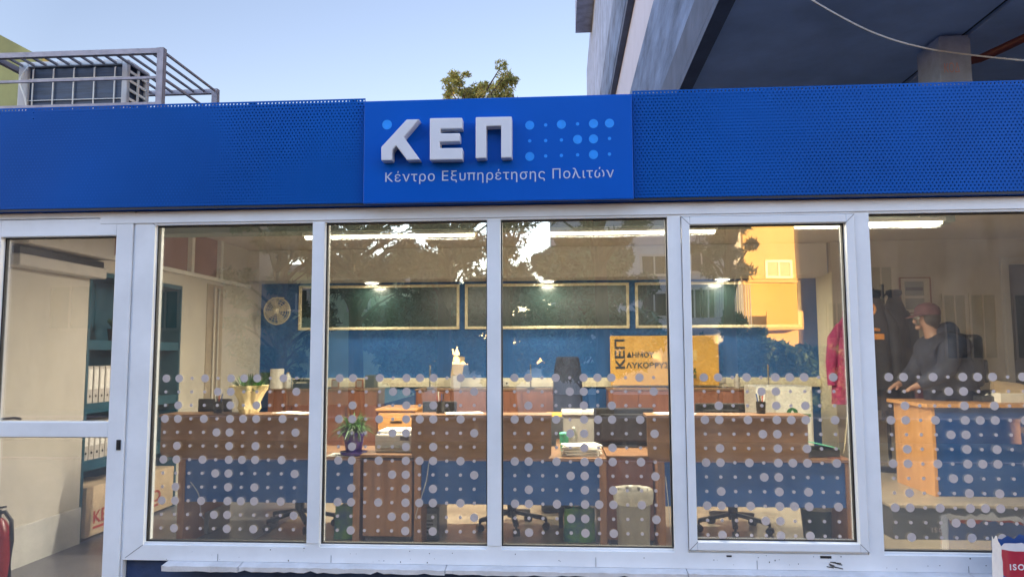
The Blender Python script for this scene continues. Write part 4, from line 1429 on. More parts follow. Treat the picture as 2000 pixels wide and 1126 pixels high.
for px, lab in ((420, 'black pen pot on the counter ledge nearest the bookcase'), (858, 'black pen pot on the counter ledge beside the printer'), (1490, 'black pen pot on the counter ledge below the yellow board')):
    c = at(px, 812, 6.05)
    t = thing('pen_pot', lab, 'pen pot', (c.x, 2.10, 1.0685))
    MB().lathe((c.x, 2.10, 1.0685), [(0.034, 0), (0.038, 0.095), (0.034, 0.095), (0.03, 0.01)], 18).build('pot', M_black, t, smooth=True)
    for k, m_ in enumerate((M_redink, M_bluepanel, M_black, M_white)):
        a_ = k * 1.7 + px
        MB().tube([(c.x + 0.01 * cos(a_), 2.10 + 0.01 * sin(a_), 1.078), (c.x + 0.035 * cos(a_), 2.10 + 0.03 * sin(a_), 1.215 + 0.01 * k)], 0.0045, 6).build('pen', m_, t)
# ------------------------------------------------------------------ bins and bags
c = at(1237, 1000, 5.82)
t = thing('waste_bin', 'tall pale wire waste bin with clear liner before the brown cupboard', 'bin', (c.x, 1.82, 0))
cc = Vector((c.x, 1.82, 0.001))
MB().lathe(cc, [(0.115, 0), (0.118, 0.01), (0.133, 0.50), (0.137, 0.51), (0.130, 0.51), (0.112, 0.012)], 36).build('bin_body', M_mesh, t, smooth=True)
rr = random.Random(5)
ph = [rr.uniform(0, 6) for _ in range(4)]
wob = lambda f_, a_: 1 + (0.02 + 0.03 * f_) * (sin(9 * a_ + ph[0]) + 0.7 * sin(17 * a_ + ph[1] + 4 * f_))
MB().lathe(cc + Vector((0, 0, 0.41)), [(0.142, 0.0), (0.148, 0.05), (0.150, 0.09), (0.143, 0.112), (0.128, 0.10), (0.12, 0.06)], 60, wob=wob, cap=False).build('bin_liner', M_liner, t, smooth=True)
c = at(1612, 1040, 6.3)
t = thing('waste_basket', 'dark green round waste bin under the desk with the mint folder', 'bin', (c.x, 2.45, 0))
MB().lathe((c.x, 2.45, 0.001), [(0.12, 0), (0.145, 0.30), (0.15, 0.31), (0.14, 0.31), (0.115, 0.012)], 28).build('bin_body', mat('dark_green_plastic', (0.012, 0.04, 0.035), 0.5), t, smooth=True)
MB().lathe((c.x, 2.45, 0.26), [(0.146, 0.0), (0.155, 0.04), (0.150, 0.06), (0.138, 0.05)], 40, wob=wob, cap=False).build('bin_liner', M_liner, t, smooth=True)
def bag(px0, px1, py0, d, m, m2, label):
    X0, X1 = at(px0, 1000, d).x, at(px1, 1000, d).x
    z1 = at(px0, py0, d).z
    y = d - 4
    t = thing('carrier_bag', label, 'bag', ((X0 + X1) / 2, y, 0))
    b = MB()
    n = 10
    rr = random.Random(int(px0))
    prof = []
    ring = []
    for j in range(7):
        f_ = j / 6
        rg = []
        for k in range(20):
            a_ = 2 * pi * k / 20
            sx, sy = (X1 - X0) / 2 * (1 - 0.08 * f_), 0.09 * (1 - 0.5 * f_)
            ca, sa = cos(a_), sin(a_)
            p_ = 4
            r_ = (abs(ca) ** p_ + abs(sa) ** p_) ** (-1 / p_)
            j_ = 1 + rr.gauss(0, 0.02)
            rg.append(b.bm.verts.new(((X0 + X1) / 2 + sx * ca * r_ * j_, y + sy * sa * r_ * j_, 0.002 + z1 * f_ + (rr.gauss(0, 0.008) if j else 0))))
        ring.append(rg)
    for A, B in zip(ring[:-1], ring[1:]):
        for k in range(20):
            b.bm.faces.new((A[k], A[(k + 1) % 20], B[(k + 1) % 20], B[k]))
    b.bm.faces.new(ring[0][::-1])
    b.build('bag_body', m, t, smooth=True)
    cx = (X0 + X1) / 2
    MB().tube([(cx - 0.05, y - 0.04, z1 - 0.02), (cx - 0.04, y - 0.05, z1 + 0.06), (cx + 0.04, y - 0.05, z1 + 0.06), (cx + 0.05, y - 0.04, z1 - 0.02)], 0.006, 6).build('handle', m2, t)
    return t
M_bag1 = mat('green_blue_bag_print', (0.02, 0.09, 0.20), 0.45, 0.2, 7, col2=(0.16, 0.38, 0.05))
bag(1100, 1163, 990, 6.35, M_bag1, M_green, 'blue and green patterned bag under the desk beside the printer')
bag(655, 696, 985, 6.35, M_bag1, M_green, 'green patterned bag between purple pot and floor, beside the low cupboard')
# computer towers and white box under desks
def tower_pc(px0, px1, py0, d, m, label):
    X0, X1 = at(px0, 1000, d).x, at(px1, 1000, d).x
    z1 = at(px0, py0, d).z
    y = d - 4
    t = thing('computer_tower', label, 'computer', ((X0 + X1) / 2, y + 0.2, 0))
    MB().box(X0, X1, y, y + 0.42, 0.012, z1).build('case', m, t, bevel=0.006)
    MB().box(X0 + 0.02, X1 - 0.02, y - 0.006, y - 0.0005, 0.05, z1 - 0.05).build('rear_panel', M_grey, t)
    b = MB()
    for k in range(4):
        b.box(X0 + 0.03, X1 - 0.05, y - 0.009, y - 0.0062, 0.07 + 0.03 * k, 0.085 + 0.03 * k)
    b.build('vent', M_black, t)
    for sx in (X0 + 0.02, X1 - 0.02):
        MB().box(sx - 0.01, sx + 0.01, y + 0.03, y + 0.38, 0, 0.0118).build('foot', M_black, t)
    return t
tower_pc(822, 858, 990, 6.25, M_dgrey, 'dark computer tower with cables under the desk beside the printer')
tower_pc(378, 408, 1000, 6.35, M_grey, 'grey computer tower under the desk nearest the bookcase')
def cable(pts, r, label, m=M_wire, name='loose_cable'):
    P = [Vector(p) for p in pts]
    out = []
    n = 6
    for i in range(len(P) - 1):
        p0, p1, p2, p3 = P[max(0, i - 1)], P[i], P[i + 1], P[min(len(P) - 1, i + 2)]
        for k in range(n):
            t_ = k / n
            out.append(0.5 * ((2 * p1) + (-p0 + p2) * t_ + (2 * p0 - 5 * p1 + 4 * p2 - p3) * t_ ** 2 + (-p0 + 3 * p1 - 3 * p2 + p3) * t_ ** 3))
    out.append(P[-1])
    return tag(MB().tube(out, r, 6).build(name, m, smooth=True), label, 'cable')
cable([at(838, 900, 5.94), at(832, 940, 5.94), at(818, 985, 5.93), at(812, 1010, 5.95), at(822, 1015, 6.1)], 0.0035, 'pale cable hanging down before the desk beside the printer')
cable([at(372, 940, 5.93), at(388, 965, 5.93), at(392, 1000, 5.95), at(398, 1012, 6.1)], 0.0035, 'pale cable hanging down before the desk nearest the bookcase')
cable([at(1300, 930, 5.9), at(1306, 990, 5.9), at(1310, 1040, 5.93)], 0.003, 'pale cable hanging beside the wire bin')
cable([at(1652, 720, 5.6), at(1656, 800, 5.62), at(1650, 870, 5.7), at(1648, 884, 5.9)], 0.004, 'yellowish cord hanging beside the magenta coat', M_cream)

# ------------------------------------------------------------------ right hand corner: desk, person, coats
ZP = 0.2855
X0, X1 = 3.265, 5.35
t = thing('reception_desk', 'orange oak desk with dark blue front on the platform', 'desk', ((X0 + X1) / 2, 3.2, ZP))
MB().box(X0 - 0.05, X1, 2.84, 3.66, 1.062, 1.095).build('desktop', M_oakx, t, bevel=0.003)
MB().box(X0, X0 + 0.03, 2.87, 3.62, ZP, 1.061).build('side_panel', M_oak, t, bevel=0.002)
MB().box(X1 - 0.03, X1, 2.87, 3.62, ZP, 1.061).build('side_panel', M_oak, t, bevel=0.002)
MB().box(X0 + 0.03, X1 - 0.03, 2.885, 2.905, ZP + 0.002, 1.061).build('front_panel', M_bluepanel, t)
MB().box(X0 + 0.002, X0 + 0.20, 2.868, 2.8845, ZP, 1.061).build('front_stile', M_dgrey, t) if False else None
# papers and box on it
c = at(1985, 762, 7.0)
t = thing('paper_box', 'open white box of papers at the end of the oak desk', 'box', (c.x, 3.1, 1.0955))
MB().box(c.x - 0.14, c.x + 0.16, 3.0, 3.25, 1.0955, 1.18).build('box_body', M_paper, t, bevel=0.004)
b = MB()
for k in range(5):
    b.box(-0.12, 0.12, -0.003, 0.003, 0, 0.14 + 0.01 * k, Matrix.Translation((c.x, 3.03 + 0.045 * k, 1.10)) @ Matrix.Rotation(0.2 * (k - 2) * 0.3, 4, 'Y'))
b.build('papers', M_card, t)
c = at(1942, 760, 7.1)
t = thing('speaker_box', 'dark grey office phone on the oak desk beside papers', 'telephone', (c.x, 3.2, 1.0955))
t.name = 'office_telephone'
ROOT['office_telephone'] = Vector(t.location)
MB().box(c.x - 0.11, c.x + 0.10, 3.1, 3.3, 1.0955, 1.15).build('base', M_dgrey, t, bevel=0.012)
MB().tube([(c.x - 0.09, 3.15, 1.17), (c.x - 0.05, 3.15, 1.19), (c.x + 0.05, 3.15, 1.19), (c.x + 0.09, 3.15, 1.17)], [0.028, 0.02, 0.02, 0.028], 10).build('handset', M_black, t, smooth=True)
# maroon chair behind desk
c = at(1858, 750, 7.5)
t = thing('maroon_chair', 'maroon upholstered chair behind the oak desk', 'chair', (c.x, 3.85, ZP))
MB().box(c.x - 0.24, c.x + 0.24, 3.70, 3.76, 0.78, 1.37).build('backrest', M_maroon, t, bevel=0.025, seg=3)
MB().box(c.x - 0.24, c.x + 0.24, 3.77, 4.20, 0.70, 0.78).build('seat', M_maroon, t, bevel=0.025, seg=3)
for sx in (-0.2, 0.2):
    for y in (3.79, 4.16):
        MB().tube([(c.x + sx, y, ZP), (c.x + sx, y, 0.70)], 0.014, 8).build('leg', M_black, t)
# framed notice on right wall
X0, X1, Z0, Z1 = rect_px(1758, 541, 1819, 612, 9.05)
t = thing('wall_picture', 'framed print with thin dark frame on the cream wall', 'picture', ((X0 + X1) / 2, 5.05, Z0))
fb = MB()
for (u0, u1, v0, v1) in ((X0, X0 + .012, Z0, Z1), (X1 - .012, X1, Z0, Z1), (X0 + .012, X1 - .012, Z1 - .012, Z1), (X0 + .012, X1 - .012, Z0, Z0 + .012)):
    fb.box(u0, u1, 5.045, 5.069, v0, v1)
fb.build('frame', M_wood2, t)
MB().box(X0 + .012, X1 - .012, 5.056, 5.068, Z0 + .012, Z1 - .012).build('mount', M_wallr, t)
MB().box(X0 + .06, X1 - .08, 5.053, 5.0555, Z1 - .22, Z1 - .05).box(X0 + .06, X1 - .08, 5.053, 5.0555, Z0 + .05, Z1 - .25).build('print', M_grey, t)
MB().box(X0 + .07, X1 - .09, 5.0515, 5.0525, Z1 - .16, Z1 - .12).build('dark_band', M_dgrey, t)
# dark door at far right with pale frame
xd = at(1972, 600, 9.0).x
t = thing('inner_door', 'dark inner doorway with pale frame beyond the oak desk', 'door', (xd + 0.5, 5.05, ZP))
MB().box(xd - 0.05, xd + 0.03, 5.02, 5.069, ZP, 2.66).box(xd + 0.03, XR - 0.01, 5.02, 5.069, 2.58, 2.66).build('frame', M_lgrey, t, bevel=0.004)
MB().box(xd + 0.03, XR - 0.01, 5.05, 5.068, ZP, 2.58).build('door_leaf', M_dgrey, t)
MB().tube([(xd + 0.10, 5.049, 1.30), (xd + 0.10, 5.0, 1.30), (xd + 0.20, 5.0, 1.30)], 0.01).build('handle', M_chrome, t)

# ---- coats on a stand
def coat(c, ztop, zbot, w, dp, m, label, hook, lean=0.0, emblem=False):
    t = thing('hanging_coat', label, 'coat', (c.x, c.y, zbot))
    b = MB()
    H = ztop - zbot
    prof = []
    n = 40
    rings = []
    rr = random.Random(int(c.x * 1000))
    ph = [rr.uniform(0, 6) for _ in range(4)]
    for j in range(15):
        f_ = j / 14           # 0 bottom, 1 top
        wd = w * (1.0 - 0.12 * f_) if f_ < 0.72 else w * (0.91 - 0.72 * ((f_ - 0.72) / 0.28) ** 1.6)
        dd = dp * (1.0 - 0.25 * f_) if f_ < 0.8 else dp * (0.8 - 0.4 * (f_ - 0.8) / 0.2)
        fold = 0.11 * (1 - f_)
        rg = []
        for k in range(n):
            a_ = 2 * pi * k / n
            s_ = 1 + fold * (sin(7 * a_ + ph[0]) + 0.6 * sin(12 * a_ + ph[1] + 2 * f_)) + 0.02 * sin(19 * f_ + ph[2])
            rg.append(b.bm.verts.new((c.x + wd * cos(a_) * s_ + lean * (1 - f_), c.y + dd * sin(a_) * s_, zbot + H * f_)))
        rings.append(rg)
    for A, B in zip(rings[:-1], rings[1:]):
        for k in range(n):
            b.bm.faces.new((A[k], A[(k + 1) % n], B[(k + 1) % n], B[k]))
    b.bm.faces.new(rings[-1])
    b.bm.faces.new(rings[0][::-1])
    b.build('coat_body', m, t, smooth=True)
    for s_ in (-1, 1):
        x0 = c.x + s_ * w * 0.72
        MB().tube([(x0 - s_ * 0.03, c.y, ztop - H * 0.16), (x0 + s_ * w * 0.30, c.y - 0.01, ztop - H * 0.30), (x0 + s_ * w * 0.42 + lean * .5, c.y - 0.02, ztop - H * 0.55), (x0 + s_ * w * 0.38 + lean, c.y - 0.02, ztop - H * 0.80)],
                  [0.05, 0.065, 0.06, 0.05], 12).build('sleeve', m, t, smooth=True)
    MB().lathe((c.x, c.y, ztop - 0.06), [(0.05, 0), (0.085, 0.03), (0.08, 0.07), (0.05, 0.08), (0.04, 0.05)], 16).build('collar', m, t, smooth=True)
    if emblem:
        pts = []
        ex, ez, ey = c.x - w * 0.55, ztop - H * 0.17, c.y - dp * 1.06
        for k in range(20):                         # a curling figure-2 like badge
            f_ = k / 19
            a_ = pi * 0.9 - 1.55 * pi * f_
            pts.append(Vector((ex + 0.055 * cos(a_), ey - 0.01, ez + 0.06 * sin(a_) + 0.02)))
        pts += [Vector((ex - 0.01, ey - 0.012, ez - 0.12)), Vector((ex - 0.06, ey - 0.014, ez - 0.17)), Vector((ex + 0.02, ey - 0.015, ez - 0.19)), Vector((ex + 0.09, ey - 0.012, ez - 0.20))]
        b = MB().tube(pts, [0.014] * 20 + [0.018] * 4, 6)
        b.box(ex - 0.06, ex + 0.13, ey - 0.025, ey - 0.01, ez - 0.30, ez - 0.24)
        b.build('orange_badge', M_orange, t, smooth=True)
    return t
cA = at(1665, 700, 8.55)
coat(Vector((cA.x, cA.y, 0)), 2.02, 0.98, 0.20, 0.10, M_magenta, 'magenta coat hanging behind the white window frame', None, lean=-0.02)
cB = at(1712, 700, 8.15)
coat(Vector((cB.x, cB.y, 0)), 2.20, 0.95, 0.17, 0.10, M_coat, 'dark coat with orange badge hanging on the coat stand', None, emblem=True)
cC = at(1752, 700, 8.5)
coat(Vector((cC.x, cC.y, 0)), 2.23, 0.80, 0.17, 0.11, M_coat, 'long dark hooded coat without badge hanging next to the person', None)
cS = (cA + cB) / 2
t = thing('coat_stand', 'black coat stand with hooks carrying dark coats', 'coat stand', ((cB.x + cC.x) / 2, 4.36, ZP))
sx_ = (cB.x + cC.x) / 2
MB().tube([(sx_, 4.36, ZP + 0.02), (sx_, 4.36, 2.30)], 0.018, 12).build('pole', M_black, t)
MB().lathe((sx_, 4.36, ZP), [(0.2, 0), (0.2, 0.015), (0.03, 0.03)], 24).build('foot', M_black, t)
for k, (ox, oy) in enumerate(((cB.x - sx_, cB.y - 4.36), (cC.x - sx_, cC.y - 4.36), (cA.x - sx_ + 0.05, cA.y - 4.4))):
    MB().tube([(sx_, 4.36, 2.16), (sx_ + ox * 0.5, 4.36 + oy * 0.5, 2.22), (sx_ + ox, 4.36 + oy, 2.20), (sx_ + ox, 4.36 + oy, 2.24)], 0.009, 8).build('hook', M_black, t)

# ---- the person behind the desk: profile to the left, head bowed
hc = at(1808, 622, 7.45)          # head centre
PX, PY = hc.x, hc.y
person = thing('person', 'person in navy hooded jacket and dusty red cap bending over beside the coats', 'person', (PX + 0.14, PY, ZP))
def V(dx, dy, z):
    return (PX + dx, PY + dy, z)
hz = hc.z
def body_graph():
    vs, es, rs = [], [], []
    def add(p, r, par=None):
        vs.append(p)
        rs.append(r)
        if par is not None:
            es.append((par, len(vs) - 1))
        return len(vs) - 1
    pel = add(V(0.20, 0, 1.16), (0.15, 0.12))
    wa = add(V(0.20, 0, 1.32), (0.135, 0.11), pel)
    ch = add(V(0.16, 0, 1.52), (0.17, 0.12), wa)
    ub = add(V(0.10, 0, hz - 0.23), (0.13, 0.10), ch)
    nk = add(V(0.05, 0, hz - 0.14), 0.058, ub)
    hd = add(V(0.005, 0, hz - 0.02), (0.085, 0.080), nk)
    ht = add(V(0.02, 0, hz + 0.07), (0.080, 0.075), hd)
    for s_ in (-1, 1):
        sh = add(V(0.12, s_ * 0.19, hz - 0.27), 0.065, ub)
        el = add(V(0.03 - 0.02 * s_, s_ * 0.25, 1.38), 0.045, sh)
        wr = add(V(-0.17, s_ * 0.20, 1.25), 0.030, el)
        pa = add(V(-0.235, s_ * 0.185, 1.225), (0.036, 0.018), wr)
        for k in range(4):
            o_ = (k - 1.5) * 0.017
            f1 = add(V(-0.275 - 0.004 * (k in (1, 2)), s_ * 0.185 + o_, 1.208), 0.009, pa)
            add(V(-0.300 - 0.008 * (k in (1, 2)), s_ * 0.185 + o_, 1.180), 0.0075, f1)
        th_ = add(V(-0.225, s_ * 0.185 - s_ * 0.036, 1.205), 0.011, pa)
        add(V(-0.255, s_ * 0.185 - s_ * 0.045, 1.185), 0.009, th_)
        hp_ = add(V(0.21, s_ * 0.095, 1.08), 0.095, pel)
        kn = add(V(0.17, s_ * 0.11, 0.74), 0.062, hp_)
        an = add(V(0.21, s_ * 0.11, ZP + 0.10), 0.042, kn)
        to = add(V(0.08, s_ * 0.12, ZP + 0.045), 0.040, an)
    return vs, es, rs
vs, es, rs = body_graph()
body_me = skinned(vs, es, rs, 2)
link('body', body_me, M_skin, person)
# face: nose, brow, ears as part of a head child kept with the body
b = MB()
b.ball(V(-0.105, 0, hz - 0.025), 0.022, (0.9, 0.7, 1.2))
b.ball(V(-0.075, 0, hz - 0.085), 0.030, (0.9, 1.0, 0.8))
for s_ in (-1, 1):
    b.ball(V(0.03, s_ * 0.083, hz - 0.015), 0.028, (0.7, 0.35, 1.1))
b.build('face', M_skin, person, smooth=True)
b = MB()
for s_ in (-1, 1):
    b.ball(V(-0.082, s_ * 0.032, hz + 0.005), 0.011)
b.build('eye', M_paper, person, smooth=True)
MB().ball(V(-0.096, 0, hz - 0.062), 0.014, (0.4, 1.5, 0.35)).build('mouth', M_cap, person, smooth=True)
# hair and cap
b = MB()
b.ball(V(0.040, 0, hz + 0.000), 0.102, (0.92, 0.98, 1.08), 20, 12)
b.ball(V(0.055, 0, hz - 0.065), 0.075, (0.9, 1.0, 0.9), 18, 10)
b.build('hair', M_hair, person, smooth=True)
b = MB()
b.lathe(V(0.018, 0, hz + 0.035), [(0.108, 0), (0.110, 0.03), (0.100, 0.072), (0.07, 0.105), (0.03, 0.12), (0.001, 0.122)], 24, sx=1.08)
cp = b.build('cap', M_cap, person, smooth=True)
b = MB()
n = 10
top = []
for k in range(n + 1):
    a_ = -1.0 + 2.0 * k / n
    top.append((V(-0.085 * cos(a_ * 0.9) - 0.0, 0.09 * sin(a_ * 1.1), hz + 0.045), V(-0.185 * cos(a_ * 0.55) + 0.005, 0.088 * sin(a_ * 1.1), hz + 0.005)))
for k in range(n):
    p0, p1 = Vector(top[k][0]), Vector(top[k][1])
    p2, p3 = Vector(top[k + 1][0]), Vector(top[k + 1][1])
    up = Vector((0, 0, 0.006))
    b._hexa([p0, p1, p3, p2, p0 + up, p1 + up, p3 + up, p2 + up])
b.build('cap_peak', M_cap, cp)
# jacket: sleeves, trunk and hood follow the body
def jacket():
    vs, es, rs = [], [], []
    def add(p, r, par=None):
        vs.append(p)
        rs.append(r)
        if par is not None:
            es.append((par, len(vs) - 1))
        return len(vs) - 1
    pel = add(V(0.205, 0, 1.04), (0.27, 0.23))
    p2 = add(V(0.205, 0, 1.14), (0.27, 0.23), pel)
    wa = add(V(0.20, 0, 1.32), (0.25, 0.215), p2)
    ch = add(V(0.165, 0, 1.50), (0.27, 0.225), wa)
    ub = add(V(0.115, 0, hz - 0.235), (0.22, 0.19), ch)
    nk = add(V(0.07, 0, hz - 0.125), (0.125, 0.115), ub)
    for s_ in (-1, 1):
        sh = add(V(0.12, s_ * 0.20, hz - 0.275), 0.125, ub)
        el = add(V(0.03 - 0.02 * s_, s_ * 0.255, 1.38), 0.098, sh)
        m_ = add(V(-0.07, s_ * 0.23, 1.315), 0.082, el)
        wr = add(V(-0.195, s_ * 0.196, 1.240), 0.062, m_)
    return skinned(vs, es, rs, 2)
link('jacket', jacket(), M_navy, person)
hd_me = skinned([V(0.18, 0, hz - 0.22), V(0.16, 0, hz - 0.12), V(0.12, 0, hz - 0.055)], [(0, 1), (1, 2)], [(0.15, 0.16), (0.14, 0.15), (0.09, 0.12)], 2)
link('hood', hd_me, M_navy, person)
def trousers():
    vs = [V(0.205, 0, 1.12)]
    es, rs = [], [(0.165, 0.135)]
    for s_ in (-1, 1):
        for i, (p, r) in enumerate(((V(0.21, s_ * 0.10, 1.03), 0.115), (V(0.17, s_ * 0.11, 0.74), 0.082), (V(0.20, s_ * 0.11, ZP + 0.10), 0.066))):
            vs.append(p)
            rs.append(r)
            es.append((0 if i == 0 else len(vs) - 2, len(vs) - 1))
    return skinned(vs, es, rs, 2)
link('trousers', trousers(), M_trouser, person)
b = MB()
for s_ in (-1, 1):
    b.ball(V(0.13, s_ * 0.115, ZP + 0.045), 0.05, (2.4, 1.0, 0.85), 16, 8)
b.build('shoes', M_black, person, smooth=True)
bk = at(1888, 690, 7.45)
t = thing('backpack', 'black backpack worn on the back of the person in the cap', 'backpack', (bk.x - 0.05, PY, 1.30))
MB().box(PX + 0.315, PX + 0.46, PY - 0.15, PY + 0.15, 1.22, 1.72).build('bag_body', M_black, t, bevel=0.05, seg=4)
MB().box(PX + 0.455, PX + 0.50, PY - 0.12, PY + 0.12, 1.26, 1.48).build('pocket', M_coat, t, bevel=0.02, seg=3)
for s_ in (-1, 1):
    MB().tube([(PX + 0.33, PY + s_ * 0.10, 1.70), (PX + 0.16, PY + s_ * 0.12, hz - 0.13), (PX + 0.0, PY + s_ * 0.12, 1.62), (PX - 0.03, PY + s_ * 0.13, 1.50), (PX + 0.14, PY + s_ * 0.19, 1.32), (PX + 0.33, PY + s_ * 0.12, 1.28)], 0.016, 8).build('strap', M_black, t, smooth=True)

# ------------------------------------------------------------------ fire extinguisher inside the door
c = at(2, 1080, 4.55)
t = thing('fire_extinguisher', 'red fire extinguisher with black hose inside the glass door', 'fire extinguisher', (c.x, 0.55, 0.0))
cc = Vector((c.x - 0.035, 0.55, 0.0))
MB().lathe(cc, [(0.06, 0), (0.078, 0.02), (0.080, 0.40), (0.072, 0.46), (0.045, 0.51), (0.025, 0.53)], 28).build('cylinder', M_red, t, smooth=True)
MB().lathe(cc + Vector((0, 0, 0.001)), [(0.083, 0), (0.083, 0.05), (0.07, 0.052)], 24).build('foot_ring', M_black, t, smooth=True)
MB().tube([cc + Vector((0, 0, 0.53)), cc + Vector((0, 0, 0.58))], 0.02).bar(cc + Vector((-0.06, 0, 0.58)), cc + Vector((0.05, 0, 0.60)), 0.02, 0.012).build('valve', M_black, t)
MB().tube([cc + Vector((0.01, -0.02, 0.56)), cc + Vector((0.07, -0.03, 0.575)), cc + Vector((0.115, -0.03, 0.52)), cc + Vector((0.125, -0.03, 0.40)), cc + Vector((0.12, -0.03, 0.15)), cc + Vector((0.10, -0.03, 0.03))], 0.013, 10).build('hose', M_black, t, smooth=True)
MB().box(cc.x - 0.05, cc.x + 0.04, cc.y - 0.0835, cc.y - 0.0815, cc.z + 0.15, cc.z + 0.30).build('paper_label', M_lgrey, t)

# ------------------------------------------------------------------ sack outside, lower right
c = at(1985, 1090, 3.70)
t = thing('printed_sack', 'white sack with red and blue print standing on the pavement under the window', 'sack', (c.x + 0.12, -0.245, -0.10))
rr = random.Random(12)
SX, SY = c.x + 0.16, -0.245
ztop = at(1960, 1060, 3.70).z
rings = []
nk = 48
b = MB()
rows_ = 26
for j in range(rows_):
    f_ = j / (rows_ - 1)
    z = -0.098 + (ztop + 0.098) * f_
    rg = []
    for k in range(nk):
        a_ = 2 * pi * k / nk
        ca, sa = cos(a_), sin(a_)
        r_ = (abs(ca) ** 3.2 + abs(sa) ** 3.2) ** (-1 / 3.2)
        w_ = 1 + 0.02 * sin(6 * a_ + 5 * f_) + rr.gauss(0, 0.006) + 0.03 * sin(pi * f_)
        dz = (rr.gauss(0, 0.012) if j == rows_ - 1 else rr.gauss(0, 0.002) if j else 0)
        rg.append(b.bm.verts.new((SX + 0.215 * ca * r_ * w_, SY + 0.12 * sa * r_ * w_ * (1 - 0.25 * f_), z + dz)))
    rings.append(rg)
for j in range(rows_ - 1):
    A, B = rings[j], rings[j + 1]
    f_ = j / (rows_ - 1)
    for k in range(nk):
        fc = b.bm.faces.new((A[k], A[(k + 1) % nk], B[(k + 1) % nk], B[k]))
        a_ = 2 * pi * (k + 0.5) / nk
        front = abs(cos(a_)) < 0.93
        zz = -0.098 + (ztop + 0.098) * (f_ + 0.02)
        fc.material_index = 0
        if sin(a_) > 0.4:
            fc.material_index = 2
        elif front:
            if ztop - 0.155 < zz < ztop - 0.035:
                fc.material_index = 1
            elif ztop - 0.42 < zz <= ztop - 0.155:
                fc.material_index = 2
b.bm.faces.new(rings[0][::-1])
o = b.build('sack_body', [M_bagw, M_bagr, M_bagb], t, smooth=True)
me = text_mesh('ISO', 1.0, thin=0.03, spacing=1.3)
lt = at(1974, 1108, 3.63)
place_text(me, (lt.x, SY - 0.118, lt.z - 0.012), (1, 0, 0), (0, 0, 1), height=0.028)
link('lettering', me, M_bagw, t)

# ------------------------------------------------------------------ roof: condenser in its cage
cg = thing('condenser_cage', 'grey tubular steel cage round the rooftop condenser', 'cage', (-4.2, 2.5, 2.93))
ZG = 4.19
xa, xb, ya, yb_ = -5.02, -3.46, 2.0, 3.0
b = MB()
b.bar((xa, ya, ZG), (xb, ya, ZG), 0.045, 0.045)
b.bar((xa, yb_, ZG), (xb, yb_, ZG), 0.045, 0.045)
b.bar((xa, ya, ZG), (xa, yb_, ZG), 0.045, 0.045)
b.build('top_rail', M_galv, cg)
for x, y in ((xb, ya), (xb, yb_), (xa, ya), (xa, yb_)):
    MB().box(x - 0.028, x + 0.028, y - 0.028, y + 0.028, 2.93, ZG + 0.024).build('post', M_galv, cg)
b = MB()
n = 14
for k in range(n + 1):
    x = xb - (xb - xa) * k / n
    b.bar((x, ya, ZG + 0.004), (x, yb_, ZG + 0.004), 0.018, 0.018)
b.build('roof_bars', M_galv, cg)
b = MB()
for z in (3.95, 3.72, 3.49, 3.26):
    b.bar((xa, ya - 0.012, z), (xb, ya - 0.012, z), 0.02, 0.022)
    b.bar((xb + 0.012, ya, z), (xb + 0.012, yb_, z), 0.018, 0.018)
b.build('side_bars', M_galv, cg)
cd = thing('condenser_unit', 'grey rooftop air conditioning condenser inside the steel cage', 'air conditioner', (-4.3, 2.55, 2.93))
X0, X1, Z0, Z1 = rect_px(32, 122, 246, 300, 6.22)
y0 = 2.22
zt = at(140, 118, 6.22).z
MB().box(X0, X0 + 0.09, y0, y0 + 0.36, 2.99, zt).box(X1 - 0.055, X1, y0, y0 + 0.05, 2.99, zt).box(X0 + 0.09, X1 - 0.055, y0, y0 + 0.04, zt - 0.05, zt).box(X0 + 0.09, X1, y0 + 0.05, y0 + 0.36, zt - 0.03, zt).box(X1 - 0.05, X1, y0 + 0.31, y0 + 0.36, 2.99, zt - 0.03).box(X0 + 0.09, X1, y0, y0 + 0.36, 2.99, 3.05).build('casing', M_acbody, cd, bevel=0.01)
MB().box(X0 + 0.09, X1 - 0.06, y0 + 0.035, y0 + 0.06, 3.05, zt - 0.05).box(X1 - 0.045, X1 - 0.03, y0 + 0.06, y0 + 0.31, 3.05, zt - 0.03).build('fins', M_fins, cd)
b = MB()
for k in range(5):
    x = X0 + 0.13 + (X1 - X0 - 0.26) * k / 4
    b.tube([(x, y0 + 0.018, 3.05), (x, y0 + 0.018, zt - 0.07), (x, y0 + 0.03, zt - 0.06)], 0.006, 6)
for z in (zt - 0.16, zt - 0.36, zt - 0.56):
    b.bar((X0 + 0.09, y0 + 0.022, z), (X1 - 0.055, y0 + 0.022, z), 0.01, 0.006)
b.build('front_guard', M_white, cd)
b = MB()
for k in range(8):
    z = zt - 0.10 - 0.085 * k
    b.bar((X1 - 0.012, y0 + 0.05, z), (X1 - 0.012, y0 + 0.31, z), 0.012, 0.025)
b.bar((X1 - 0.006, y0 + 0.18, 3.05), (X1 - 0.006, y0 + 0.18, zt - 0.03), 0.012, 0.025)
b.build('side_guard', M_white, cd)
b = MB()
for x in (X0 + 0.15, X1 - 0.15):
    b.box(x - 0.03, x + 0.03, y0 + 0.02, y0 + 0.34, 2.931, 2.989)
b.build('foot', M_dgrey, cd)
cable([(X0 + 0.1, y0 - 0.01, zt - 0.05), (X0 + 0.06, y0 - 0.05, zt - 0.2), (X0 + 0.12, y0 - 0.04, zt - 0.4), (X0 + 0.09, y0 - 0.03, zt - 0.6), (X0 - 0.1, y0 - 0.05, 2.95)], 0.008, 'pale cable dangling over the rooftop condenser', M_white)

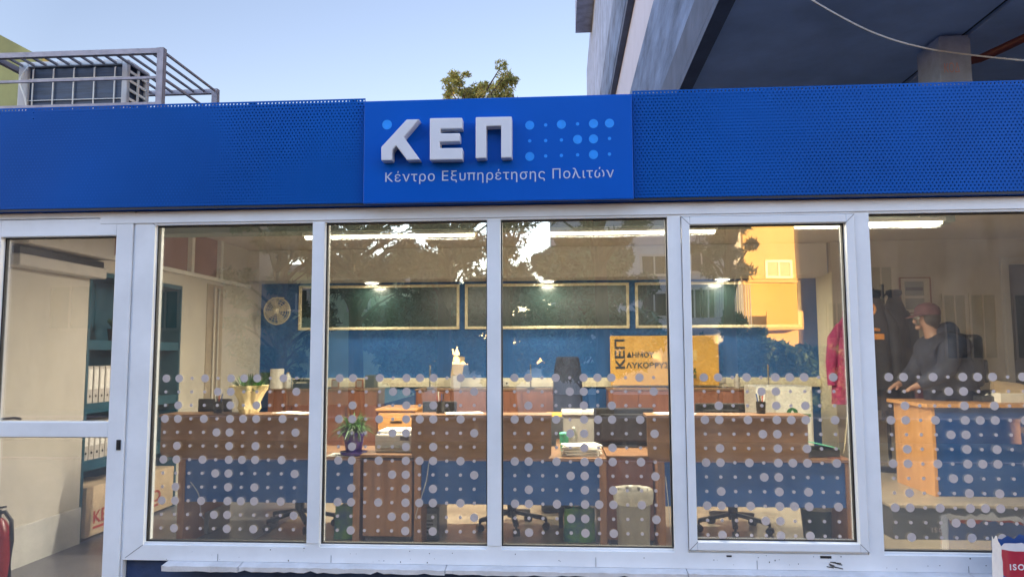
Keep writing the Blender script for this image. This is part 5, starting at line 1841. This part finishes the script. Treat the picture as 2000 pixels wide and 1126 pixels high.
# ------------------------------------------------------------------ big grey building at the upper right
tw = thing('apartment_tower', 'tall grey concrete apartment building overhanging the shop roof', 'building', (12, 3, -0.1))
TX = 1.53
ZS = 4.98
YF, YB = 0.8, 38.0
XE = 15.0
MB().box(TX + 0.02, 4.36, YF, YB, ZS, ZS + 0.12).build('soffit', M_soffit, tw)
MB().box(4.42, XE, YF, YB, ZS - 0.02, ZS + 0.12).build('soffit', M_soffit, tw)
MB().box(4.36, 4.42, YF, YB, ZS + 0.03, ZS + 0.12).build('dark_joint', M_black, tw)  # black strip in the groove between the two soffits
b = MB()
b.box(TX - 0.02, TX + 0.14, YF, YB, ZS - 0.10, ZS - 0.004)
b.box(TX - 0.02, TX + 0.018, YF, YB, ZS, ZS + 0.50)
b.build('edge_beam', M_beam, tw)
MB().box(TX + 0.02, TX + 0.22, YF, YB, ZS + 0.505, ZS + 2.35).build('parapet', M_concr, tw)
MB().box(TX + 0.10, TX + 0.35, YF, YB, ZS + 2.352, ZS + 4.5).build('recessed_wall', M_concw, tw)
b = MB()
b.box(TX - 0.05, TX + 1.0, YF, YB, ZS + 4.15, ZS + 4.35)
b.build('balcony_slab', M_beam, tw)
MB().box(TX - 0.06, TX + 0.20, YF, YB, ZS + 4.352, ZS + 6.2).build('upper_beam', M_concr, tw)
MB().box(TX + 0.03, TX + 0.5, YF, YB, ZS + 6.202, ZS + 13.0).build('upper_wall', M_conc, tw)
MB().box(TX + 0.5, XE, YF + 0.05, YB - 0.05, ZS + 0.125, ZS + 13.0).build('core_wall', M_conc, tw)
b = MB()
b.box(TX - 0.75, TX + 0.03, 3.5, 31.0, ZS + 12.2, ZS + 12.4)
b.box(TX - 0.75, TX - 0.68, 3.5, 31.0, ZS + 12.4, ZS + 13.6)
b.build('top_balcony', M_conc, tw)
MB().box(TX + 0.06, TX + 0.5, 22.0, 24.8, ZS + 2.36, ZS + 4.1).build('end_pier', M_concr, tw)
b = MB()
b._hexa([Vector(q) for q in ((19.7, 1, -0.1), (42, 1, -0.1), (42, 9, -0.1), (22.4, 9, -0.1), (19.7, 1, 14), (42, 1, 14), (42, 9, 14), (22.4, 9, 14))])
b.build('unseen_shade_block', M_conc, tw)  # unseen block added to shade the beige house from the sun
for (x, y) in ((2.1, 11.2), (8.0, 11.2), (14, 11.2), (8.0, 6.6), (14, 6.6), (14, 1.4), (2.1, 24), (2.1, 37), (14, 24), (14, 37)):
    MB().box(x - 0.25, x + 0.25, y - 0.25, y + 0.25, -0.1, ZS - 0.03).build('column', M_conc, tw)
MB().box(1.6, XE, 13.0, 13.2, -0.1, ZS - 0.03).build('unseen_sun_stop', M_conc, tw)  # unseen wall added to stop sun passing under the tower
# lower beam seen at the far right
MB().box(4.6, 12.0, 5.6, 6.2, ZS - 0.75, ZS - 0.025).build('cross_beam', M_beam, tw)

# junction box, red pipe, hanging cable
X0, X1, Z0, Z1 = rect_px(1836, 78, 1893, 160, 8.0)
jb = thing('junction_box', 'grey junction box with faded red lettering under the overhang', 'junction box', ((X0 + X1) / 2, 4.2, Z0 - 0.1))
MB().box(X0, X1, 4.0, 4.5, Z0 - 0.12, ZS - 0.024).build('box_body', M_gbox, jb, bevel=0.008)
MB().box(X0 - 0.012, X1 + 0.014, 3.985, 3.999, Z0 - 0.10, ZS - 0.06).build('lid', M_gbox, jb, bevel=0.004)
me = text_mesh('ΚΟΔ', 1.0, thin=0.0)
pz = at(1845, 142, 7.98)
place_text(me, (pz.x, 3.9835, pz.z), (1, 0, 0), (0, 0, 1), width=0.16, height=0.11)
link('lettering', me, M_pinkprint, jb)
pts = [at(1880, 122, 8.2), at(1915, 114, 8.15), at(1955, 96, 8.0), at(2010, 70, 7.8), at(2060, 44, 7.6)]
tag(MB().tube(pts, 0.045, 12).build('drain_pipe', M_redpipe, smooth=True), 'red brown pipe bending away from the junction box', 'pipe')
pts = [at(1560, -18, 5.4), at(1585, 0, 5.4), at(1640, 32, 5.6), at(1700, 62, 5.8), at(1760, 83, 6.1), at(1815, 96, 6.5), at(1838, 100, 7.2), at(1900, 108, 7.2), at(2000, 118, 6.6), at(2060, 120, 6.4)]
cable(pts, 0.008, 'pale cable sagging below the concrete overhang', name='hanging_cable')

# ------------------------------------------------------------------ building behind at the far left, with an added unseen block for shade
t = thing('gabled_house', 'yellow green gabled house behind the steel cage', 'building', (-10, 17, -0.1))
pk = at(0, 66, 19)
p2 = at(72, 106, 19)
zl = 8.1
MB().box(-34, 1.0, 15, 22, -0.1, 7.0).build('wall', M_bbeige, t)  # long block stretched unseen behind the fascia to shade the street trees
MB().box(-34.3, 1.1, 14.8, 22.2, 7.002, 7.2).build('shade_block_roof', M_roofg, t)
MB().prism([(-30, 7.2), (p2.x + 0.9, 7.2), (p2.x, p2.z), (pk.x - 0.6, pk.z + 0.3), (-30, pk.z + 0.6)], 15.2, 21).build('gable_wall', mat('yellow_green_render', (0.13, 0.145, 0.06), 0.8, 0.25, 0.8), t)

MB().box(-34, 1.0, 20.5, 22, 7.205, 10.1).build('upper_wall', M_bbeige, t)  # unseen storey added to keep the sun off the brown house
# ------------------------------------------------------------------ trees
def leaf_cards(rg, centers, radii, count, size, flat=0.7, stretch=1.0):
    """many small leaf-sized quads scattered through clumps"""
    n = count
    ci = rg.integers(0, len(centers), n)
    C_ = np.array(centers)[ci]
    R_ = np.array(radii)[ci][:, None]
    d = rg.normal(size=(n, 3))
    d /= np.linalg.norm(d, axis=1, keepdims=True)
    rad = rg.random((n, 1)) ** 0.45
    P = C_ + d * R_ * rad * np.array([1, 1, flat])
    u = rg.normal(size=(n, 3))
    u /= np.linalg.norm(u, axis=1, keepdims=True)
    v = np.cross(u, rg.normal(size=(n, 3)))
    v /= np.linalg.norm(v, axis=1, keepdims=True)
    s = size * (0.6 + 0.8 * rg.random((n, 1)))
    u = u * s * stretch
    v = v * s * 0.5
    Q = np.stack([P - u, P + v, P + u, P - v], 1).reshape(-1, 3)
    return Q
def mesh_from_quads(Q):
    n = len(Q) // 4
    me = bpy.data.meshes.new('crown')
    me.vertices.add(len(Q))
    me.vertices.foreach_set('co', Q.astype(np.float32).reshape(-1))
    me.loops.add(len(Q))
    me.loops.foreach_set('vertex_index', np.arange(len(Q), dtype=np.int32))
    me.polygons.add(n)
    me.polygons.foreach_set('loop_start', np.arange(0, len(Q), 4, dtype=np.int32))
    me.update(calc_edges=True)
    return me
def tree(name, base, height, crown_r, crown_z0, m, label, seed, clumps=40, leaves=9000, size=0.10, clump_r=0.55, stretch=1.0, group=None, shape='round', cat='tree'):
    rg = np.random.default_rng(seed)
    rr = random.Random(seed)
    t = thing(name, label, cat, base, group)
    base = Vector(base)
    cen, rad = [], []
    tk = MB()
    top = base + Vector((rr.gauss(0, 0.2), rr.gauss(0, 0.2), height * 0.92))
    mid = base.lerp(top, 0.5) + Vector((rr.gauss(0, 0.15), rr.gauss(0, 0.15), 0))
    r0 = 0.011 * height + 0.04
    tk.tube([base - Vector((0, 0, 0.1)), base.lerp(mid, 0.5), mid, top], [r0 * 1.3, r0, r0 * 0.7, r0 * 0.15], 8)
    for k in range(clumps):
        f_ = rr.random()
        z = crown_z0 + (height - crown_z0) * f_
        if shape == 'round':
            rmax = crown_r * sqrt(max(0.05, 1 - (2 * f_ - 1) ** 2 * 0.85))
        elif shape == 'cone':
            rmax = crown_r * (1.0 - 0.85 * f_)
        else:
            rmax = crown_r * (0.55 + 0.45 * f_)
        a_ = rr.uniform(0, 2 * pi)
        q = rmax * sqrt(rr.random())
        c = Vector((base.x + q * cos(a_), base.y + q * sin(a_), base.z + z))
        cen.append(tuple(c))
        rad.append(clump_r * rr.uniform(0.6, 1.25))
        if k % 2 == 0:
            st = base.lerp(top, min(0.95, max(0.15, (z - 0.6) / height)))
            tk.tube([st, st.lerp(c, 0.5) + Vector((0, 0, 0.1)), c], [r0 * 0.35, r0 * 0.2, r0 * 0.06], 5)
    tk.build('trunk', M_bark, t, smooth=True)
    link('crown', mesh_from_quads(leaf_cards(rg, cen, rad, leaves, size, stretch=stretch)), m, t)
    return t
G0 = -0.09
# seen over the fascia
p = at(938, 200, 24)
tree('pine_tree', (p.x, p.y, -0.25), at(938, 118, 24).z - 0.38, 1.38, 6.6, M_fol_y, 'yellow tinged pine top showing above the blue sign', 5, 300, 30000, 0.040, 0.27, 2.2, shape='vase')

# ------------------------------------------------------------------ across the street: what the glass reflects
def house(name, label, px0, px1, d, ztop, m, wins, cat='building', depth=8.0, roof=M_roofg, frame_m=M_white):
    a_, b_ = mir(px0, 600, d), mir(px1, 600, d)
    y = a_.y
    t = thing(name, label, cat, ((a_.x + b_.x) / 2, y - depth / 2, -0.1))
    MB().box(a_.x, b_.x, y - depth, y, -0.1, ztop).build('wall', m, t)
    MB().box(a_.x - 0.25, b_.x + 0.25, y - depth - 0.2, y + 0.30, ztop + 0.002, ztop + 0.22).build('roof', roof, t)
    for (q0, r0, q1, r1) in wins:
        A, B = mir(q0, r1, d), mir(q1, r0, d)
        w = MB()
        fw = 0.09
        for (u0, u1, v0, v1) in ((A.x - fw, A.x, A.z - fw, B.z + fw), (B.x, B.x + fw, A.z - fw, B.z + fw), (A.x, B.x, B.z, B.z + fw), (A.x, B.x, A.z - fw, A.z), ((A.x + B.x) / 2 - 0.03, (A.x + B.x) / 2 + 0.03, A.z, B.z)):
            w.box(u0, u1, y - 0.02, y + 0.06, v0, v1)
        wo_ = w.build('window', frame_m, t)
        MB().box(A.x, B.x, y + 0.002, y + 0.02, A.z, B.z).build('pane', M_bwin, wo_)
    return t
house('green_house', 'pale green house across the street with a white framed window', 500, 742, 24, 4.3, M_bgreen, [(682, 566, 720, 604), (560, 566, 600, 604)], roof=M_concw)
hg = house('grey_house', 'pale grey house across the street with wide balconies', 1075, 1452, 30, 9.5, M_bgrey,
           [(1345, 565, 1366, 622), (1372, 565, 1394, 622), (1255, 572, 1300, 615), (1150, 572, 1190, 615), (1255, 500, 1300, 535), (1350, 490, 1390, 530)])
yq = mir(1400, 600, 30).y
A, B = mir(1330, 640, 30), mir(1402, 620, 30)
MB().box(A.x, B.x, yq + 0.08, yq + 1.1, A.z - 0.1, A.z + 0.02).box(A.x, B.x, yq + 1.02, yq + 1.1, A.z + 0.02, B.z).build('balcony', M_concw, hg)
A, B = mir(1404, 642, 30), mir(1462, 556, 30)
b = MB()
for k in range(14):
    x = A.x + (B.x - A.x) * k / 13
    b.box(x - 0.02, x + 0.02, yq + 0.30, yq + 0.36, A.z, B.z)
b.build('louvre_screen', M_concw, hg)
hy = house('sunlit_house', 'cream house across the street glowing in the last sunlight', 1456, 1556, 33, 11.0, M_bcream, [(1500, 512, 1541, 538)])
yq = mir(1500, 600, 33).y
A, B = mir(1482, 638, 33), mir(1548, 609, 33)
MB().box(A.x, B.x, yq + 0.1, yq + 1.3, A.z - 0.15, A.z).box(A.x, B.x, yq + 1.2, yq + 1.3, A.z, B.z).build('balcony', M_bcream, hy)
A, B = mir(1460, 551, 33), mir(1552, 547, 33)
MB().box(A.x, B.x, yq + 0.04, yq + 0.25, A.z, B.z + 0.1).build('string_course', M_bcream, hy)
house('beige_house', 'beige house across the street beside the sunlit house', 1557, 2260, 33.6, 10.0, M_bbeige,
      [(1850, 575, 1880, 700), (1900, 575, 1940, 700), (1700, 520, 1740, 580), (1990, 575, 2030, 700), (1620, 590, 1650, 660)], frame_m=M_bbeige)
house('brown_house', 'brown house across the street, tallest beside the green house', -300, 505, 22, 9.0, M_bbeige, [(100, 560, 180, 640), (300, 570, 350, 640)], frame_m=M_bbeige, depth=1.6)

gp = 'trees across the street seen in the glass'
def rt(px, d):
    p = mir(px, 700, d)
    return (p.x, p.y, G0)
tree('street_pine', rt(548, 17), 8.0, 1.35, 0.9, M_fol_d, 'loose dark pine reflected left of the first mullion', 11, 120, 15000, 0.042, 0.26, 2.4, gp)
tree('street_pine', rt(700, 16), 10.0, 2.3, 3.0, M_fol_d, 'tall dark pine reflected in the second window', 12, 230, 32000, 0.042, 0.30, 2.4, gp)
tree('laurel_tree', rt(820, 20), 4.3, 1.35, 1.0, M_fol_m, 'dense laurel reflected beside the green house', 13, 60, 16000, 0.085, 0.45, 1.5, gp)
tree('street_pine', rt(870, 15), 9.5, 1.5, 3.2, M_fol_d, 'dark pine reflected beside the bright sky gap', 14, 170, 27000, 0.042, 0.30, 2.4, gp)
tree('laurel_tree', rt(975, 21), 3.9, 1.5, 0.9, M_fol_d, 'dark laurel reflected behind the second mullion', 15, 60, 14000, 0.085, 0.42, 1.5, gp)
tree('street_pine', rt(1000, 18), 9.0, 0.75, 3.6, M_fol_d, 'added sparse twiggy pine breaking up the bright sky gap in the reflection', 19, 60, 5000, 0.042, 0.30, 2.4, gp)  # extra tree put in to break up the bright reflected sky
tree('laurel_tree', rt(1145, 20), 4.4, 1.9, 1.1, M_fol_m, 'broad green laurel reflected in the third window', 16, 90, 24000, 0.085, 0.45, 1.5, gp)
tree('street_pine', rt(1180, 16), 10.0, 1.7, 3.9, M_fol_d, 'high dark pine reflected at the top of the third window', 17, 150, 21000, 0.042, 0.30, 2.4, gp)
tree('street_pine', rt(1425, 16), 8.5, 1.0, 3.3, M_fol_d, 'pine crown reflected beside the sunlit house', 18, 110, 17000, 0.036, 0.28, 2.4, gp)
for i, (px, h, d) in enumerate(((1375, 1.9, 22), (1435, 2.7, 23), (1478, 2.3, 22), (1515, 1.8, 23), (1550, 1.6, 22), (1595, 1.7, 21))):
    tree('cypress_shrub', rt(px, d), h, 0.75, 0.2, M_fol_d, ('low dark cypress reflected over the yellow board', 'tallest dark cypress reflected beside the yellow board', 'pointed cypress reflected just below the sunlit house',
         'low round shrub reflected above the white cabinet', 'low round shrub reflected over the blue wall end', 'dark shrub reflected by the cream wall corner')[i], 30 + i, 26, 5000, 0.10, 0.34, 1.5, gp, 'cone' if i < 3 else 'round', cat='shrub')
# low wall in front of the trees
pz = mir(1000, 870, 14)
tag(MB().box(-14, 8.2, pz.y - 0.2, pz.y, -0.09, 0.30).box(-14.05, 8.25, pz.y - 0.24, pz.y + 0.04, 0.302, 0.36).build('garden_wall', M_kerb, bevel=0.01), 'low pinkish garden wall across the street before the trees', 'wall')
